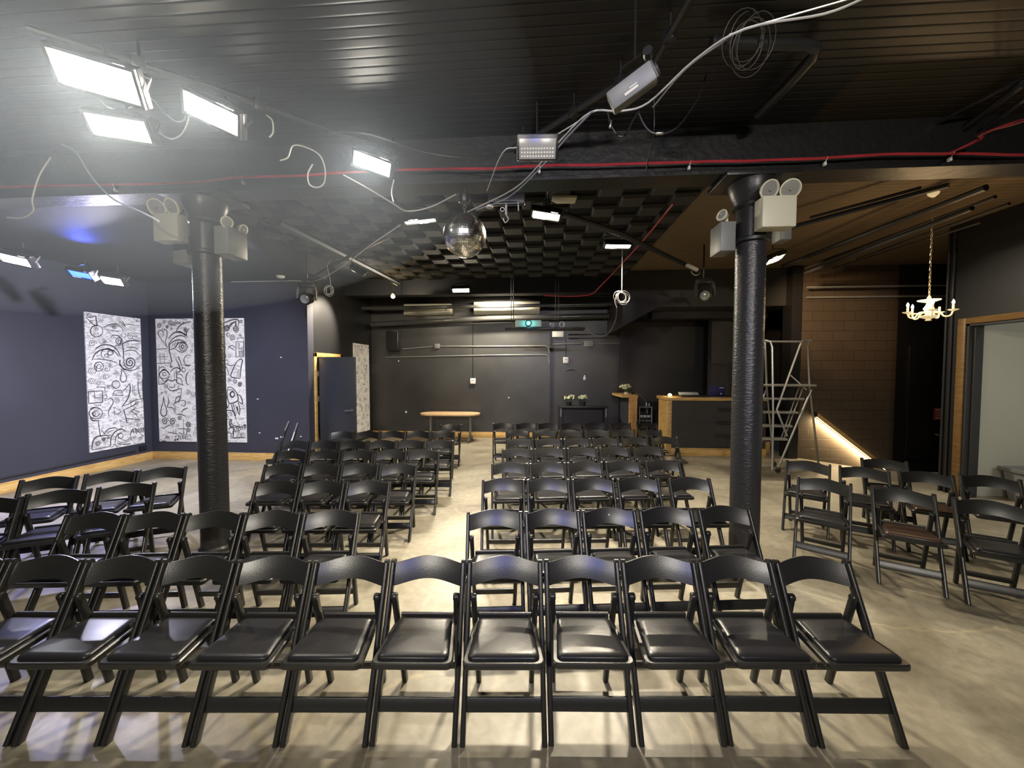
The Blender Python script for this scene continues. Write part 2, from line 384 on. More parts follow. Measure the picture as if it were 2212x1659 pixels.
def row(chairs, label_fn, group, dyaw=0.0, curve=False):
    """chairs: (xl, yl, xr, yr) pixels of the two post heads; one straight (or curved) line per row"""
    A = [aZ(c[0], c[1], CH) for c in chairs]; B = [aZ(c[2], c[3], CH) for c in chairs]
    mids = [(a + b) / 2 for a, b in zip(A, B)]
    n = len(mids); deg = 2 if (curve and n > 4) else 1
    if n > 1:
        mx = sum(m.x for m in mids) / n; my = sum(m.y for m in mids) / n
        sxx = sum((m.x - mx) ** 2 for m in mids); sl = sum((m.x - mx) * (m.y - my) for m in mids) / sxx
    else: mx, my, sl = mids[0].x, mids[0].y, math.tan(math.radians(3.0))
    k = math.sqrt(1 + sl * sl); S = [(m.x - mids[0].x) * k for m in mids]; c0 = sum(S) / n
    for _ in range(30):
        for i in range(n - 1):
            g = 0.445 - (S[i + 1] - S[i])
            if g > 0: S[i] -= g / 2; S[i + 1] += g / 2
    x0_ = mids[0].x
    mids = [Vector((x0_ + s_ / k, m.y, 0)) for s_, m in zip(S, mids)]
    for i, m in enumerate(mids):
        yy = my + sl * (m.x - mx); p = Vector((m.x, yy * 0.9 + m.y * 0.1, 0)) if not curve else Vector((m.x, yy * 0.4 + m.y * 0.6, 0))
        put_chair(p, math.atan(sl) + dyaw + random.uniform(-0.012, 0.012), label_fn(i, n), group)
# the row nearest the camera
r1 = [(-95, 1203, 48, 1203), (61, 1203, 200, 1203), (212, 1203, 354, 1204), (366, 1203, 512, 1204), (523, 1204, 671, 1205), (679, 1204, 829, 1204), (836, 1203, 989, 1203),
      (998, 1204, 1154, 1203), (1166, 1203, 1320, 1202), (1331, 1204, 1492, 1202), (1500, 1203, 1650, 1202), (1667, 1205, 1833, 1207)]
def l1(i, n):
    if i == 0: return 'black folding chair cut by the left picture edge in the nearest row'
    if i == n - 1: return 'black folding chair at the right end of the nearest row'
    if i == n - 2: return 'black folding chair beside the right end chair of the nearest row'
    if i <= 6: return 'black folding chair, %s from the left in the nearest row' % ORD[i + 1]
    return 'black folding chair, %s from the right in the nearest row' % ORD[n - i]
row(r1, l1, 'folding chairs in the nearest row', curve=True)
L = {2: [(165, 1108, 280, 1107), (293, 1107, 404, 1105), (415, 1105, 521, 1104), (532, 1104, 641, 1103), (647, 1103, 762, 1101)],
     3: [(563, 1038, 650, 1038), (655, 1039, 744, 1038), (748, 1038, 839, 1037)],
     4: [(585, 1001, 656, 1002), (662, 1001, 735, 1001), (740, 1001, 815, 1001), (819, 1001, 894, 1000)],
     5: [(611, 972, 671, 972), (675, 972, 738, 972), (743, 972, 806, 972), (809, 972, 873, 971), (877, 971, 942, 970)],
     6: [(625, 951, 677, 951), (681, 951, 734, 951), (738, 951, 792, 951), (797, 951, 849, 950), (853, 950, 911, 950), (915, 950, 970, 950)],
     7: [(717, 931, 766, 931), (770, 931, 819, 931), (823, 931, 872, 930), (879, 930, 927, 930), (932, 930, 981, 930)],
     8: [(952, 916, 997, 915)]}
Rr = {2: [(1012, 1100, 1126, 1101), (1134, 1101, 1250, 1100), (1257, 1101, 1371, 1098), (1377, 1096, 1493, 1094), (1500, 1093, 1620, 1093)],
      3: [(1042, 1033, 1133, 1033), (1137, 1034, 1229, 1032), (1234, 1033, 1325, 1031), (1330, 1031, 1422, 1030), (1438, 1031, 1538, 1032)],
      4: [(1062, 998, 1139, 998), (1144, 997, 1220, 997), (1225, 997, 1300, 996), (1306, 995, 1382, 994), (1390, 994, 1469, 993)],
      5: [(1084, 967, 1150, 967), (1154, 967, 1219, 966), (1224, 966, 1289, 965), (1293, 965, 1358, 964), (1363, 964, 1431, 963)],
      6: [(1094, 947, 1152, 946), (1156, 946, 1213, 946), (1217, 946, 1274, 945), (1278, 945, 1335, 944), (1340, 944, 1399, 943), (1404, 943, 1463, 942)],
      7: [(1092, 928, 1144, 928), (1149, 928, 1201, 928), (1206, 928, 1258, 928), (1263, 928, 1317, 928), (1320, 928, 1370, 927), (1375, 927, 1429, 927)],
      8: [(1065, 913, 1109, 913), (1114, 913, 1159, 913), (1162, 913, 1206, 913), (1210, 913, 1256, 913), (1260, 913, 1305, 912), (1315, 912, 1362, 912), (1372, 912, 1421, 912)]}
ROWN = {2: 'second', 3: 'third', 4: 'fourth', 5: 'fifth', 6: 'sixth', 7: 'seventh', 8: 'farthest'}
for k, cs in L.items():
    def fn(i, n, k=k):
        if n == 1: return 'lone black folding chair at the rear, just left of the centre aisle'
        j = n - i
        pos = 'beside the aisle' if j == 1 else ('at the left end' if i == 0 else '%s from the aisle' % ORD[j])
        return 'black folding chair %s in the %s row, left of aisle' % (pos, ROWN[k])
    row(cs, fn, 'folding chairs left of the centre aisle')
for k, cs in Rr.items():
    def fn(i, n, k=k):
        pos = 'beside the aisle' if i == 0 else ('at the right end' if i == n - 1 else '%s from the aisle' % ORD[i + 1])
        if (k, i) == (2, 2): return 'black folding chair with a white speck on its back, second row, right of aisle'
        return 'black folding chair %s in the %s row, right of aisle' % (pos, ROWN[k])
    row(cs, fn, 'folding chairs right of the centre aisle')
def angled(items, group):
    for xl, yl, xr, yr, lab, proto in items:
        a = aZ(xl, yl, CH); b = aZ(xr, yr, CH); m = (a + b) / 2; d = b - a
        yw = math.atan2(d.y, d.x)
        if xl < 400: yw = math.radians(27)
        if xl in (1883, 2056): yw = math.radians(-29)
        put_chair(m, yw, lab, group, proto)
angled([(51, 1036, 166, 1024, 'angled black folding chair at far left, first of the three by the left wall skirting', None),
        (190, 1021, 294, 1013, 'angled black folding chair, middle of the three by the left wall skirting', None),
        (307, 1012, 398, 1006, 'angled black folding chair just left of the left column', None),
        (-90, 1083, 36, 1071, 'angled black folding chair cut by the left picture edge behind the nearest row', None),
        (70, 1064, 189, 1053, 'angled black folding chair, middle of the three behind the second row at far left', None),
        (223, 1049, 328, 1040, 'angled black folding chair, right one of the three behind the second row at far left', None)],
       'angled folding chairs at the left wall')
angled([(1697, 990, 1797, 1002, 'black folding chair right of the right column, its back in front of the ladder wheels', None),
        (1722, 1026, 1842, 1043, 'black folding chair right of the right column, nearest to the column', None),
        (1811, 1003, 1923, 1015, 'black folding chair below the lit handrail', None),
        (1861, 987, 1957, 995, 'farthest black folding chair at right, its back shining under the handrail end', None),
        (1936, 1013, 2062, 1025, 'folding chair with brown tinted seat in front of the dark door', CHAIR_B),
        (1883, 1050, 2016, 1063, 'folding chair with brown tinted seat, in front of the group at right', CHAIR_B),
        (2056, 1069, 2222, 1094, 'black folding chair cut by the right picture edge, nearest one there', None),
        (2071, 1021, 2204, 1034, 'black folding chair in shade before the pale opening', None)],
       'loose folding chairs right of the right column')
# white speck on one chair back of the second row is a paint chip: a small disc on that back rest
# ------------------------------------------------------------ the room shell
CEIL = 4.0; BEAM_B = 3.58; BEAM_Y0, BEAM_Y1 = 3.60, 3.78
c0 = aZ(330, 991, 0); XL, YM = c0.x, c0.y                # left wall and the mural wall
XS = aY(668, 900, YM).x                                   # recess side wall (with the blue door)
YB = aZ(1030, 945, 0).y                                   # back wall
YC = aZ(1723, 989, 0).y                                   # block wall at right
XC = aY(1716, 900, YC).x                                  # its left end
XR = 6.17
YRE = aX(2043, 700, XR).y                                 # far end of the right wall
Z0 = -1.6
# floor with the stairwell cut out
hp = [aZ(1723, 990, 0), aZ(1780, 998, 0), aZ(1850, 1009, 0), aZ(1960, 1019, 0)]
XE = hp[-1].x + 0.4
m = MB()
FX0, FX1, FY0, FY1 = -9.6, 9.6, -3.6, 12.6
m.bm.faces.new([m.bm.verts.new(p) for p in [(FX0, FY0, 0), (FX1, FY0, 0), (FX1, hp[3].y, 0), (hp[3].x, hp[3].y, 0), (hp[2].x, hp[2].y, 0), (hp[1].x, hp[1].y, 0), (hp[0].x, YC, 0), (hp[0].x, FY1, 0), (FX0, FY1, 0)]])
FLOOR = floor_mat()
struct('floor', m, FLOOR)
m = MB()                                                   # stair flight going down along the block wall
for i in range(7):
    x0 = hp[0].x + 0.05 + i * 0.27; z = -0.17 * (i + 1)
    m.b2((x0, YC - 1.3, z - 0.5), (x0 + 0.29, YC, z))
tag(m.build('stair_flight', mat('stair_concrete', (0.12, 0.11, 0.09), 0.6), smooth=False), 'concrete steps going down along the block wall under the handrail', 'stairs')
def wall(name, lo, hi, m_, **k):
    b = MB(); b.b2(lo, hi); return struct(name, b, m_, smooth=False, **k)
wall('wall_left', (XL - 0.2, -3.6, 0), (XL, YM + 0.2, 4.2), BLUEWALL)
wall('wall_left_back', (XL, YM, 0), (XS, YM + 0.2, 4.2), BLUEWALL)
dy0 = aX(684, 850, XS).y; dy1 = aX(733, 765, XS).y + 0.02      # door opening in the recess side wall
DZ = aX(690, 772, XS).z
b = MB(); b.b2((XS - 0.2, YM + 0.2, 0), (XS, dy0, 4.2)); b.b2((XS - 0.2, dy1, 0), (XS, YB, 4.2)); b.b2((XS - 0.2, dy0, DZ), (XS, dy1, 4.2))
struct('wall_recess', b, BLACKWALL, smooth=False)
SEAMX = aY(1188, 800, YB).x
RX1 = aY(1338, 800, YB).x
wall('wall_back', (XS - 0.2, YB, 0), (SEAMX, YB + 0.2, 4.2), BACKWALL)
YB2 = YB + 0.07
wall('wall_back_right', (SEAMX, YB2, 0), (RX1, YB2 + 0.2, 4.2), BACKWALL)
wall('wall_bar', (RX1, YB2 - 0.04, 0), (XC + 3.5, YB2 + 0.2, 4.2), BLACKWALL)
BLOCK = brick_mat('painted_block_wall', (0.085, 0.062, 0.042), (0.045, 0.032, 0.022), 0.42, 0.205, 0.6)
DARKBLOCK = brick_mat('dark_block_wall', (0.016, 0.015, 0.014), (0.008, 0.008, 0.008), 0.42, 0.205, 0.5)
XBD = aY(1935, 800, YC).x
wall('wall_far_right', (XC, YC, Z0), (XBD, YC + 0.2, 4.2), BLOCK)
wall('wall_far_right_dark', (XBD, YC, Z0), (9.4, YC + 0.2, 4.2), BLACKWALL)
wall('trim_pilaster', (XC - 0.17, YC - 0.10, 0), (XC + 0.02, YC + 0.2, 4.2), mat('dark_paint', (0.01, 0.01, 0.011), 0.5))
# dim wall of the passage behind the ladder: a low grey block panel seen right of the column
b = MB(); b.b2((XC - 1.2, YC + 1.2, 0), (XC + 0.0, YC + 1.4, 4.2)); struct('wall_passage', b, mat('passage_wall', (0.05, 0.045, 0.038), 0.6, var=0.15), smooth=False)
# right wall with a wide opening
yo1 = aX(2085, 800, XR).y; ty = aX(2068, 800, XR).y
ZH = aX(2072, 702, XR).z; ZT = aX(2068, 690, XR).z
OP0 = -1.2
b = MB(); b.b2((XR, yo1, 0), (XR + 0.17, YRE, 4.2)); b.b2((XR, OP0, ZH), (XR + 0.17, yo1, 4.2)); b.b2((XR, -3.6, 0), (XR + 0.17, OP0, 4.2))
struct('wall_right', b, mat('near_black_wall_paint', (0.007, 0.007, 0.0075), 0.5), smooth=False)
b = MB(); b.b2((XR - 0.025, yo1, 0), (XR + 0.0, ty, ZT), bev=0.004); b.b2((XR - 0.025, OP0, ZH), (XR + 0.0, yo1, ZT), bev=0.004)
struct('trim_1', b, WOODDARK)
b = MB()                                                   # dark stepped jamb lining
b.b2((XR + 0.0, yo1 - 0.03, 0), (XR + 0.20, yo1, ZH)); b.b2((XR + 0.06, yo1 - 0.06, 0), (XR + 0.12, yo1 - 0.02, ZH))
b.b2((XR + 0.0, OP0, ZH - 0.03), (XR + 0.20, yo1, ZH))
struct('trim_2', b, mat('dark_jamb', (0.03, 0.032, 0.035), 0.5), smooth=False)
for i, (ya, w_) in enumerate(((YRE, 0.10), (YRE - 0.23, 0.08))):   # vertical conduits at the wall end
    pass
b = MB(); b.tube([(XR - 0.016, YRE - 0.02, 0.0), (XR - 0.016, YRE - 0.02, 3.95)], 0.016, 10); b.tube([(XR - 0.016, YRE - 0.10, 0), (XR - 0.016, YRE - 0.10, 3.95)], 0.016, 10)
tag(b.build('wall_conduits', BLACKMETAL), 'pair of black vertical pipes on the wall end left of the pale opening', 'pipes')
PALE = mat('pale_plaster', (0.47, 0.47, 0.41), 0.7, var=0.05, vscale=0.8)
wall('wall_side_room', (7.9, -3.6, 0), (8.1, YRE - 0.25, 4.2), PALE)
b = MB(); b.b2((XR + 0.17, YRE - 0.25, 0), (8.1, YRE - 0.15, 4.2)); struct('wall_side_room_end', b, PALE, smooth=False)
wall('wall_right_return', (XR + 0.17, YRE - 0.15, 0), (9.4, YRE, 4.2), BLACKWALL)
wall('wall_front', (-9.0, -3.8, 0), (9.0, -3.6, 4.2), BLACKWALL)
wall('wall_outer_right', (9.4, -3.6, Z0), (9.6, 12, 4.2), BLACKWALL)
# ceilings
BEAD_F = groove_mat('black_beadboard', (0.013, 0.0135, 0.0135), 0.078, 0.38)
BEAD_R = groove_mat('tan_stained_beadboard', (0.17, 0.125, 0.075), 0.085, 0.55)
b = MB(); b.b2((-9.6, -3.8, CEIL), (2.3, 3.6, CEIL + 0.1)); struct('ceiling', b, BEAD_F, smooth=False)
b = MB(); b.b2((2.3, -3.8, CEIL), (9.6, 3.6, CEIL + 0.1)); struct('ceiling_right', b, groove_mat('brown_beadboard', (0.038, 0.027, 0.014), 0.078, 0.45), smooth=False)
XF1 = 1.95
b = MB(); b.b2((-9.6, 3.6, CEIL), (XF1, 12.6, CEIL + 0.1)); struct('ceiling_back', b, CEILPAINT, smooth=False)
b = MB(); b.b2((XF1, 3.6, CEIL), (9.6, 12.6, CEIL + 0.1)); struct('ceiling_back_right', b, BEAD_R, smooth=False)
b = MB(); b.b2((-9.6, BEAM_Y1, 3.66), (-4.25, YM + 0.1, CEIL)); b.b2((XS - 1, YM - 0.0, 3.66), (XS + 0.1, YM + 0.3, CEIL)); struct('ceiling_left_low', b, mat('blue_black_ceiling_paint', (0.016, 0.017, 0.022), 0.6, bump=0.1, bscale=6), smooth=False)
b = MB(); b.b2((-9.4, BEAM_Y0, BEAM_B + 0.03), (9.4, BEAM_Y1, 4.05)); b.b2((-9.4, BEAM_Y0 - 0.03, BEAM_B), (9.4, BEAM_Y1 + 0.03, BEAM_B + 0.035), bev=0.004)
struct('beam_cross', b, mat('rough_black_beam', (0.012, 0.0125, 0.013), 0.42, bump=0.5, bscale=18), smooth=False)
b = MB(); b.b2((XS, YB - 1.45, 3.62), (3.1, YB - 1.15, 4.02)); struct('beam_back', b, CEILPAINT, smooth=False)
# lowered soffit over the bar
s0 = aZ(1362, 690, 0); SX0 = aY(1345, 665, 8.6).x; SX1 = XC + 0.1
SZ = aY(1450, 663, 8.6).z
b = MB(); b.bm.verts.ensure_lookup_table()
xa = SX0; xb = SX0 + 0.75
o_ = [(xa, 8.6, CEIL), (SX1, 8.6, CEIL), (SX1, 8.6, SZ), (xb, 8.6, SZ), (xa, 8.6, SZ - 0.42)]
fr = [b.bm.verts.new(p) for p in o_]; bk = [b.bm.verts.new((p[0], 11.0, p[2])) for p in o_]
b.bm.faces.new(fr); b.bm.faces.new(bk[::-1])
for i in range(5): b.bm.faces.new([fr[i], bk[i], bk[(i + 1) % 5], fr[(i + 1) % 5]])
struct('ceiling_soffit', b, mat('soffit_paint', (0.030, 0.029, 0.026), 0.5), smooth=False)
# baseboards
def base(name, p0, p1, h, m_=WOOD):
    p0 = Vector(p0); p1 = Vector(p1); d = (p1 - p0).normalized(); n = Vector((d.y, -d.x, 0)); c = (p0 + p1) / 2
    b = MB(); rot = rotz(math.atan2(d.y, d.x))
    b.box(c + n * 0.010 + Vector((0, 0, h * 0.42)), ((p1 - p0).length, 0.020, h * 0.84), rot, 0.003)
    b.box(c + n * 0.007 + Vector((0, 0, h * 0.92)), ((p1 - p0).length, 0.014, h * 0.16), rot, 0.003)
    return struct(name, b, m_)
BH = 0.16
base('baseboard_left', (XL, -1, 0), (XL, YM, 0), BH)
base('baseboard_left_back', (XL, YM, 0), (XS, YM, 0), BH)
base('baseboard_back', (XS, YB, 0), (SEAMX, YB, 0), 0.155)
base('baseboard_back_right', (SEAMX, YB2, 0), (XC - 0.3, YB2, 0), 0.155)
base('baseboard_passage', (XC - 0.95, YC + 0.55, 0), (XC - 0.17, YC + 0.55, 0), 0.24)
# thin conduit along the left wall and plaster patches
b = MB(); b.tube([(XL + 0.015, 0, aX(0, 1035, XL).z), (XL + 0.015, aX(240, 985, XL).y, aX(240, 985, XL).z + 0.0), (XL + 0.015, YM - 0.35, aX(240, 985, XL).z)], 0.011, 6)
b.b2((XL, aX(300, 965, XL).y, aX(300, 970, XL).z - 0.04), (XL + 0.03, aX(300, 965, XL).y + 0.13, aX(300, 970, XL).z + 0.05))
tag(b.build('wall_raceway', BLACKWALL), 'thin black cable raceway running along the left wall below the mural', 'conduit')
# ------------------------------------------------------------ columns
ctl = aY(449, 600, 3.70); ctr = aY(1620, 600, 3.70)
def column_at(cx, label):
    r = 0.125; t = thing('column', label, 'column', (cx, 3.70, 0))
    b = MB(); b.lathe([(r + 0.02, 0), (r + 0.02, 0.05), (r, 0.07), (r, 1.2), (r - 0.001, 2.2), (r - 0.002, 3.02)], n=40); b.build('shaft', COLPAINT, t)
    b = MB(); b.lathe([(r, 3.0), (r + 0.035, 3.01), (r + 0.035, 3.035), (r + 0.006, 3.05), (r + 0.006, 3.30), (r + 0.03, 3.32), (r + 0.03, 3.34), (r + 0.012, 3.35), (r + 0.05, 3.43), (r + 0.07, 3.50), (r + 0.07, 3.535)], n=36)
    b.box((0, 0, 3.556), (0.62, 0.40, 0.04), bev=0.004); b.build('capital', BLACKMETAL, t)
    return t
column_at(ctl.x, 'round black column at left, in front of the doodle mural')
column_at(ctr.x, 'round black column at right, before the bar counter')
# ------------------------------------------------------------ emergency light units
def emergency(c, yaw, size, label, bodymat=CREAM, heads=((-1, 10, 25), (1, -10, 25)), hr=0.074):
    w, d, h = size; t = thing('emergency_light', label, 'emergency light', c, yaw, 'emergency lights on the columns')
    b = MB(); b.box((0, -d / 2, 0), (w, d, h), bev=0.006); b.build('housing', bodymat, t)
    for sx, yw, tilt in heads:
        hd = MB(); ax = (rotz(math.radians(yw)).to_3x3() @ Vector((0, -math.cos(math.radians(tilt)), -math.sin(math.radians(tilt)))))
        o = Vector((sx * w * 0.34, -d * 0.55, h / 2 + hr * 1.0))
        hd.lathe([(0.02, 0), (hr * 0.75, 0.012), (hr, 0.05), (hr + 0.006, 0.055), (hr + 0.006, 0.066), (hr - 0.004, 0.068), (hr - 0.006, 0.06), (0.001, 0.055)], o, ax, 24)
        hd.tube([(sx * w * 0.34, -d * 0.5, h / 2 - 0.01), (sx * w * 0.34, -d * 0.5, h / 2 + hr)], 0.012, 8)
        ho = hd.build('lamp_head', CREAM, t)
        ln = MB(); ln.lathe([(0.001, 0.0635), (hr * 0.5, 0.067), (hr - 0.007, 0.060)][::-1], o, ax, 24, closed_ends=False)
        ln.mi = 0; ln.sphere(o + ax * 0.072, 0.012); ln.build('lens', GLASS, ho)
    return t
pL = aY(384, 500, 3.55); pR = aY(1662, 470, 3.55)
emergency((pL.x, 3.535, pL.z), 0, (0.245, 0.11, 0.255), 'two headed emergency light facing the camera on the left column', CREAMDIM)
emergency((pR.x, 3.535, pR.z), 0, (0.27, 0.13, 0.255), 'cream two headed emergency light facing the camera on the right column')
emergency((ctl.x + 0.165, 3.72, aY(505, 525, 3.7).z), PI / 2, (0.25, 0.15, 0.27), 'dark bodied emergency light on the right side of the left column', GREYBOX, ((-1, -30, 15), (1, 0, 20)), 0.05)
emergency((ctl.x - 0.165, 3.78, aY(384, 545, 3.7).z), -PI / 2, (0.25, 0.16, 0.24), 'grey emergency light on the far left side of the left column, below the cream one', GREYBOX, ((-1, 20, 15),), 0.05)
emergency((ctr.x - 0.165, 3.74, aY(1570, 515, 3.7).z), -PI / 2, (0.22, 0.13, 0.26), 'grey emergency light on the left side of the right column', GREYBOX, ((1, 30, -10),), 0.045)
emergency((ctr.x + 0.28, 3.80, aY(1714, 478, 3.7).z), PI / 2, (0.15, 0.09, 0.30), 'grey emergency light jutting from the right side of the right column', GREYBOX, ((-1, 40, -20),), 0.055)
# ------------------------------------------------------------ acoustic foam checkerboard
b = MB(); T = 0.305; FX_0, FY_0 = -4.2, BEAM_Y1 + 0.1
nx = int((XF1 - FX_0) / T); ny = int((YB - 1.5 - FY_0) / T)
b.b2((FX_0, FY_0, CEIL - 0.012), (FX_0 + nx * T, FY_0 + ny * T, CEIL - 0.001))
for i in range(nx):
    for j in range(ny):
        if (i + j) % 2: continue
        if i < 2 and j > 9 and (i * 7 + j) % 3: continue
        x0 = FX_0 + i * T; y0 = FY_0 + j * T; lo = CEIL - 0.012; z = CEIL - 0.075; k = 0.03
        b.mi = 1
        base_ = [(x0, y0), (x0 + T, y0), (x0 + T, y0 + T), (x0, y0 + T)]
        top_ = [(x0 + k, y0 + k), (x0 + T - k, y0 + k), (x0 + T - k, y0 + T - k), (x0 + k, y0 + T - k)]
        A = [b.bm.verts.new((x, y, lo)) for x, y in base_]; B2 = [b.bm.verts.new((x, y, lo - 0.03)) for x, y in base_]; C2 = [b.bm.verts.new((x, y, z)) for x, y in top_]
        for q in range(4):
            b._take(b.bm.faces.new([A[q], A[(q + 1) % 4], B2[(q + 1) % 4], B2[q]])); b._take(b.bm.faces.new([B2[q], B2[(q + 1) % 4], C2[(q + 1) % 4], C2[q]]))
        b._take(b.bm.faces.new(C2)); b.mi = 0
tag(b.build('acoustic_foam', [FOAMDARK, FOAM], smooth=False), 'checkerboard of charcoal acoustic foam squares covering the rear ceiling', 'acoustic foam')
# ------------------------------------------------------------ LED flood lights
def light(name, kind, loc, energy, col, size=None, aim=None, spread=None, sizey=None, blend=0.5, angle=None):
    l = bpy.data.lights.new(name, kind); l.energy = energy; l.color = col
    if kind == 'AREA':
        l.shape = 'RECTANGLE'; l.size = size; l.size_y = sizey or size
        if spread: l.spread = math.radians(spread)
    elif kind == 'SPOT':
        l.shadow_soft_size = size or 0.05; l.spot_size = math.radians(angle or 90); l.spot_blend = blend
    else: l.shadow_soft_size = size or 0.05
    o = bpy.data.objects.new(name, l); COL.objects.link(o); o.location = loc
    if aim is not None: o.rotation_euler = (Vector(aim) - Vector(loc)).to_track_quat('-Z', 'Y').to_euler()
    return o
def flood(a, bpt, hh, aim, label, em, energy, col, group='LED floodlights under the ceiling', spread=150, yoke_to=None):
    """a, bpt: ends of the lamp face in space; hh: face height"""
    a = Vector(a); bpt = Vector(bpt); c = (a + bpt) / 2; ax = (bpt - a).normalized(); L_ = (bpt - a).length
    n = (Vector(aim) - c); n = (n - ax * n.dot(ax)).normalized(); up = n.cross(ax)
    if up.z < 0: up = -up
    M = Matrix((ax, up, n)).transposed()
    t = thing('led_floodlight', label, 'floodlight', c, 0, group)
    def T(p): return M @ Vector(p)
    R4 = M.to_4x4()
    b = MB(); b.box(T((0, 0, -0.030)), (L_ + 0.05, hh + 0.05, 0.055), R4, 0.006)
    b.box(T((0, hh / 2 + 0.012, 0.004)), (L_ + 0.04, 0.018, 0.03), R4); b.box(T((0, -hh / 2 - 0.012, 0.004)), (L_ + 0.04, 0.018, 0.03), R4)
    b.box(T((-L_ / 2 - 0.012, 0, 0.004)), (0.018, hh + 0.04, 0.03), R4); b.box(T((L_ / 2 + 0.012, 0, 0.004)), (0.018, hh + 0.04, 0.03), R4)
    for k in range(7): b.box(T((L_ * (k - 3) / 7.5, 0, -0.068)), (0.008, hh, 0.025), R4)
    b.build('housing', BLACKMETAL, t)
    b = MB(); b.box(T((0, 0, 0.0)), (L_, hh, 0.006), R4); b.build('lens', em, t)
    b = MB(); top = Vector((0, 0, (yoke_to if yoke_to else c.z + 0.22) - c.z))
    w = L_ / 2 + 0.035
    b.sweep([T((-w, 0, -0.02)), T((-w, 0.05, -0.10)), T((0, 0.09, -0.13)), T((w, 0.05, -0.10)), T((w, 0, -0.02))], rrect(0.022, 0.005, 0.002, 1), ref=up)
    b.tube([T((0, 0.09, -0.13)), Vector((T((0, 0.09, -0.13)).x, T((0, 0.09, -0.13)).y, top.z))], 0.008, 6)
    b.build('bracket', BLACKMETAL, t)
    if energy > 0:
        light('floodlight_lamp', 'AREA', c + n * 0.012, energy, col, L_ * 0.96, c + n * 3, spread, hh * 0.9)
    return t
def ends(px0, py0, px1, py1, z): return aZ(px0, py0, z), aZ(px1, py1, z)
def endsD(px0, py0, px1, py1, d0, d1=None): return aD(px0, py0, d0), aD(px1, py1, d1 or d0)
WARM = (1.0, 0.88, 0.68); NEUT = (1.0, 0.95, 0.86); COOL = (0.86, 0.88, 1.0)
a_, b_ = endsD(119, 140, 297, 192, 2.25, 2.35); flood(a_, b_, 0.165, (-0.9, -0.3, 0.6), 'largest lit floodlight in the upper left corner', E_WARM, 13, NEUT)
a_, b_ = endsD(196, 266, 322, 286, 2.8, 2.85); flood(a_, b_, 0.13, (-0.9, -0.3, 0.6), 'lit floodlight below the largest one in the upper left corner', E_WARM, 9, NEUT)
a_, b_ = endsD(402, 218, 516, 272, 2.75, 2.8); flood(a_, b_, 0.13, (-0.5, -0.3, 0.6), 'lit floodlight right of the pair in the upper left', E_WARM, 11, NEUT)
a_, b_ = endsD(766, 339, 843, 368, 3.35, 3.4); flood(a_, b_, 0.105, (-0.2, -0.3, 0.6), 'lit floodlight hanging before the beam, just above the red cable', E_WHITE, 14, NEUT)
a_, b_ = endsD(1151, 460, 1208, 469, 4.6); flood(a_, b_, 0.105, (0.2, 3.3, 0), 'lit floodlight right of the mirror ball, behind the beam', E_WHITE, 95, WARM, spread=105)
a_, b_ = endsD(1308, 530, 1361, 531, 5.7); flood(a_, b_, 0.085, (0.5, 4.6, 0), 'lit bar floodlight under the foam, left of the right column', E_WHITE, 80, WARM, spread=110)
a_, b_ = endsD(978, 627, 1013, 626, 8.6); flood(a_, b_, 0.10, (-0.2, 6.0, 0), 'small lit floodlight above the far wall air conditioners', E_WHITE, 120, WARM)
a_, b_ = endsD(1656, 566, 1690, 553, 6.2); flood(a_, b_, 0.15, (3.0, 5.2, 0), 'lit floodlight just right of the right column shaft', E_WARM, 46, WARM, spread=120)
a_, b_ = endsD(876, 480, 940, 473, 4.9); flood(a_, b_, 0.075, (-0.9, 4.4, 0.0), 'slim lit floodlight left of the mirror ball, turned down', E_WHITE, 40, WARM)
a_, b_ = endsD(762, 576, 787, 592, 6.9); flood(a_, b_, 0.09, (-2.0, 9.5, 0.5), 'short lit floodlight seen edge on over the blue door', E_WHITE, 30, WARM)
a_, b_ = endsD(0, 553, 66, 568, 4.7); flood(a_, b_, 0.10, (-3.0, 1.5, 0.3), 'lit floodlight at the left edge, over the left wall', E_WHITE, 30, COOL, spread=120)
a_, b_ = endsD(151, 588, 198, 597, 5.5); flood(a_, b_, 0.10, (-3.4, 2.6, 0.0), 'floodlight glowing blue near the left wall', E_BLUE, 80, (0.20, 0.22, 1.0), spread=100)
a_, b_ = endsD(222, 603, 266, 610, 5.7); flood(a_, b_, 0.105, (-2.6, 2.2, 0.2), 'lit floodlight right of the blue one', E_WHITE, 85, (0.80, 0.78, 1.0))
# unlit lamp with rows of dots
tc_ = aD(1161, 318, 2.50); t = thing('led_floodlight', 'switched off floodlight with rows of pale dots above the red cable', 'floodlight', tc_, math.radians(3), 'LED floodlights under the ceiling')
tilt = Matrix.Rotation(math.radians(24), 4, 'X')
b = MB(); b.box(tilt @ Vector((0, 0.035, 0)), (0.335, 0.07, 0.19), tilt, 0.012); b.build('housing', BLACKMETAL, t)
b = MB(); b.box(tilt @ Vector((0, -0.004, -0.012)), (0.295, 0.006, 0.145), tilt, 0.002); b.build('lens', mat('frosted_lens', (0.33, 0.33, 0.30), 0.25), t)
b = MB()
for i in range(12):
    for j in range(3): b.lathe([(0.0, 0), (0.0095, 0.0), (0.006, 0.004), (0, 0.005)], tilt @ Vector((-0.125 + i * 0.0227, -0.0075, -0.065 + j * 0.027)), tilt.to_3x3() @ Vector((0, -1, 0)), 8)
t.scale = (0.8, 0.8, 0.8); b.build('led_dots', mat('led_dot', (0.75, 0.74, 0.62), 0.3), t)
b = MB(); b.tube([(0, 0.07, 0.05), (0, 0.10, 0.42)], 0.009, 6); b.build('bracket', BLACKMETAL, t)
c_ = aZ(1218, 431, CEIL - 0.09)
b = MB(); ax_ = aZ(1245, 431, CEIL - 0.09) - aZ(1191, 432, CEIL - 0.09)
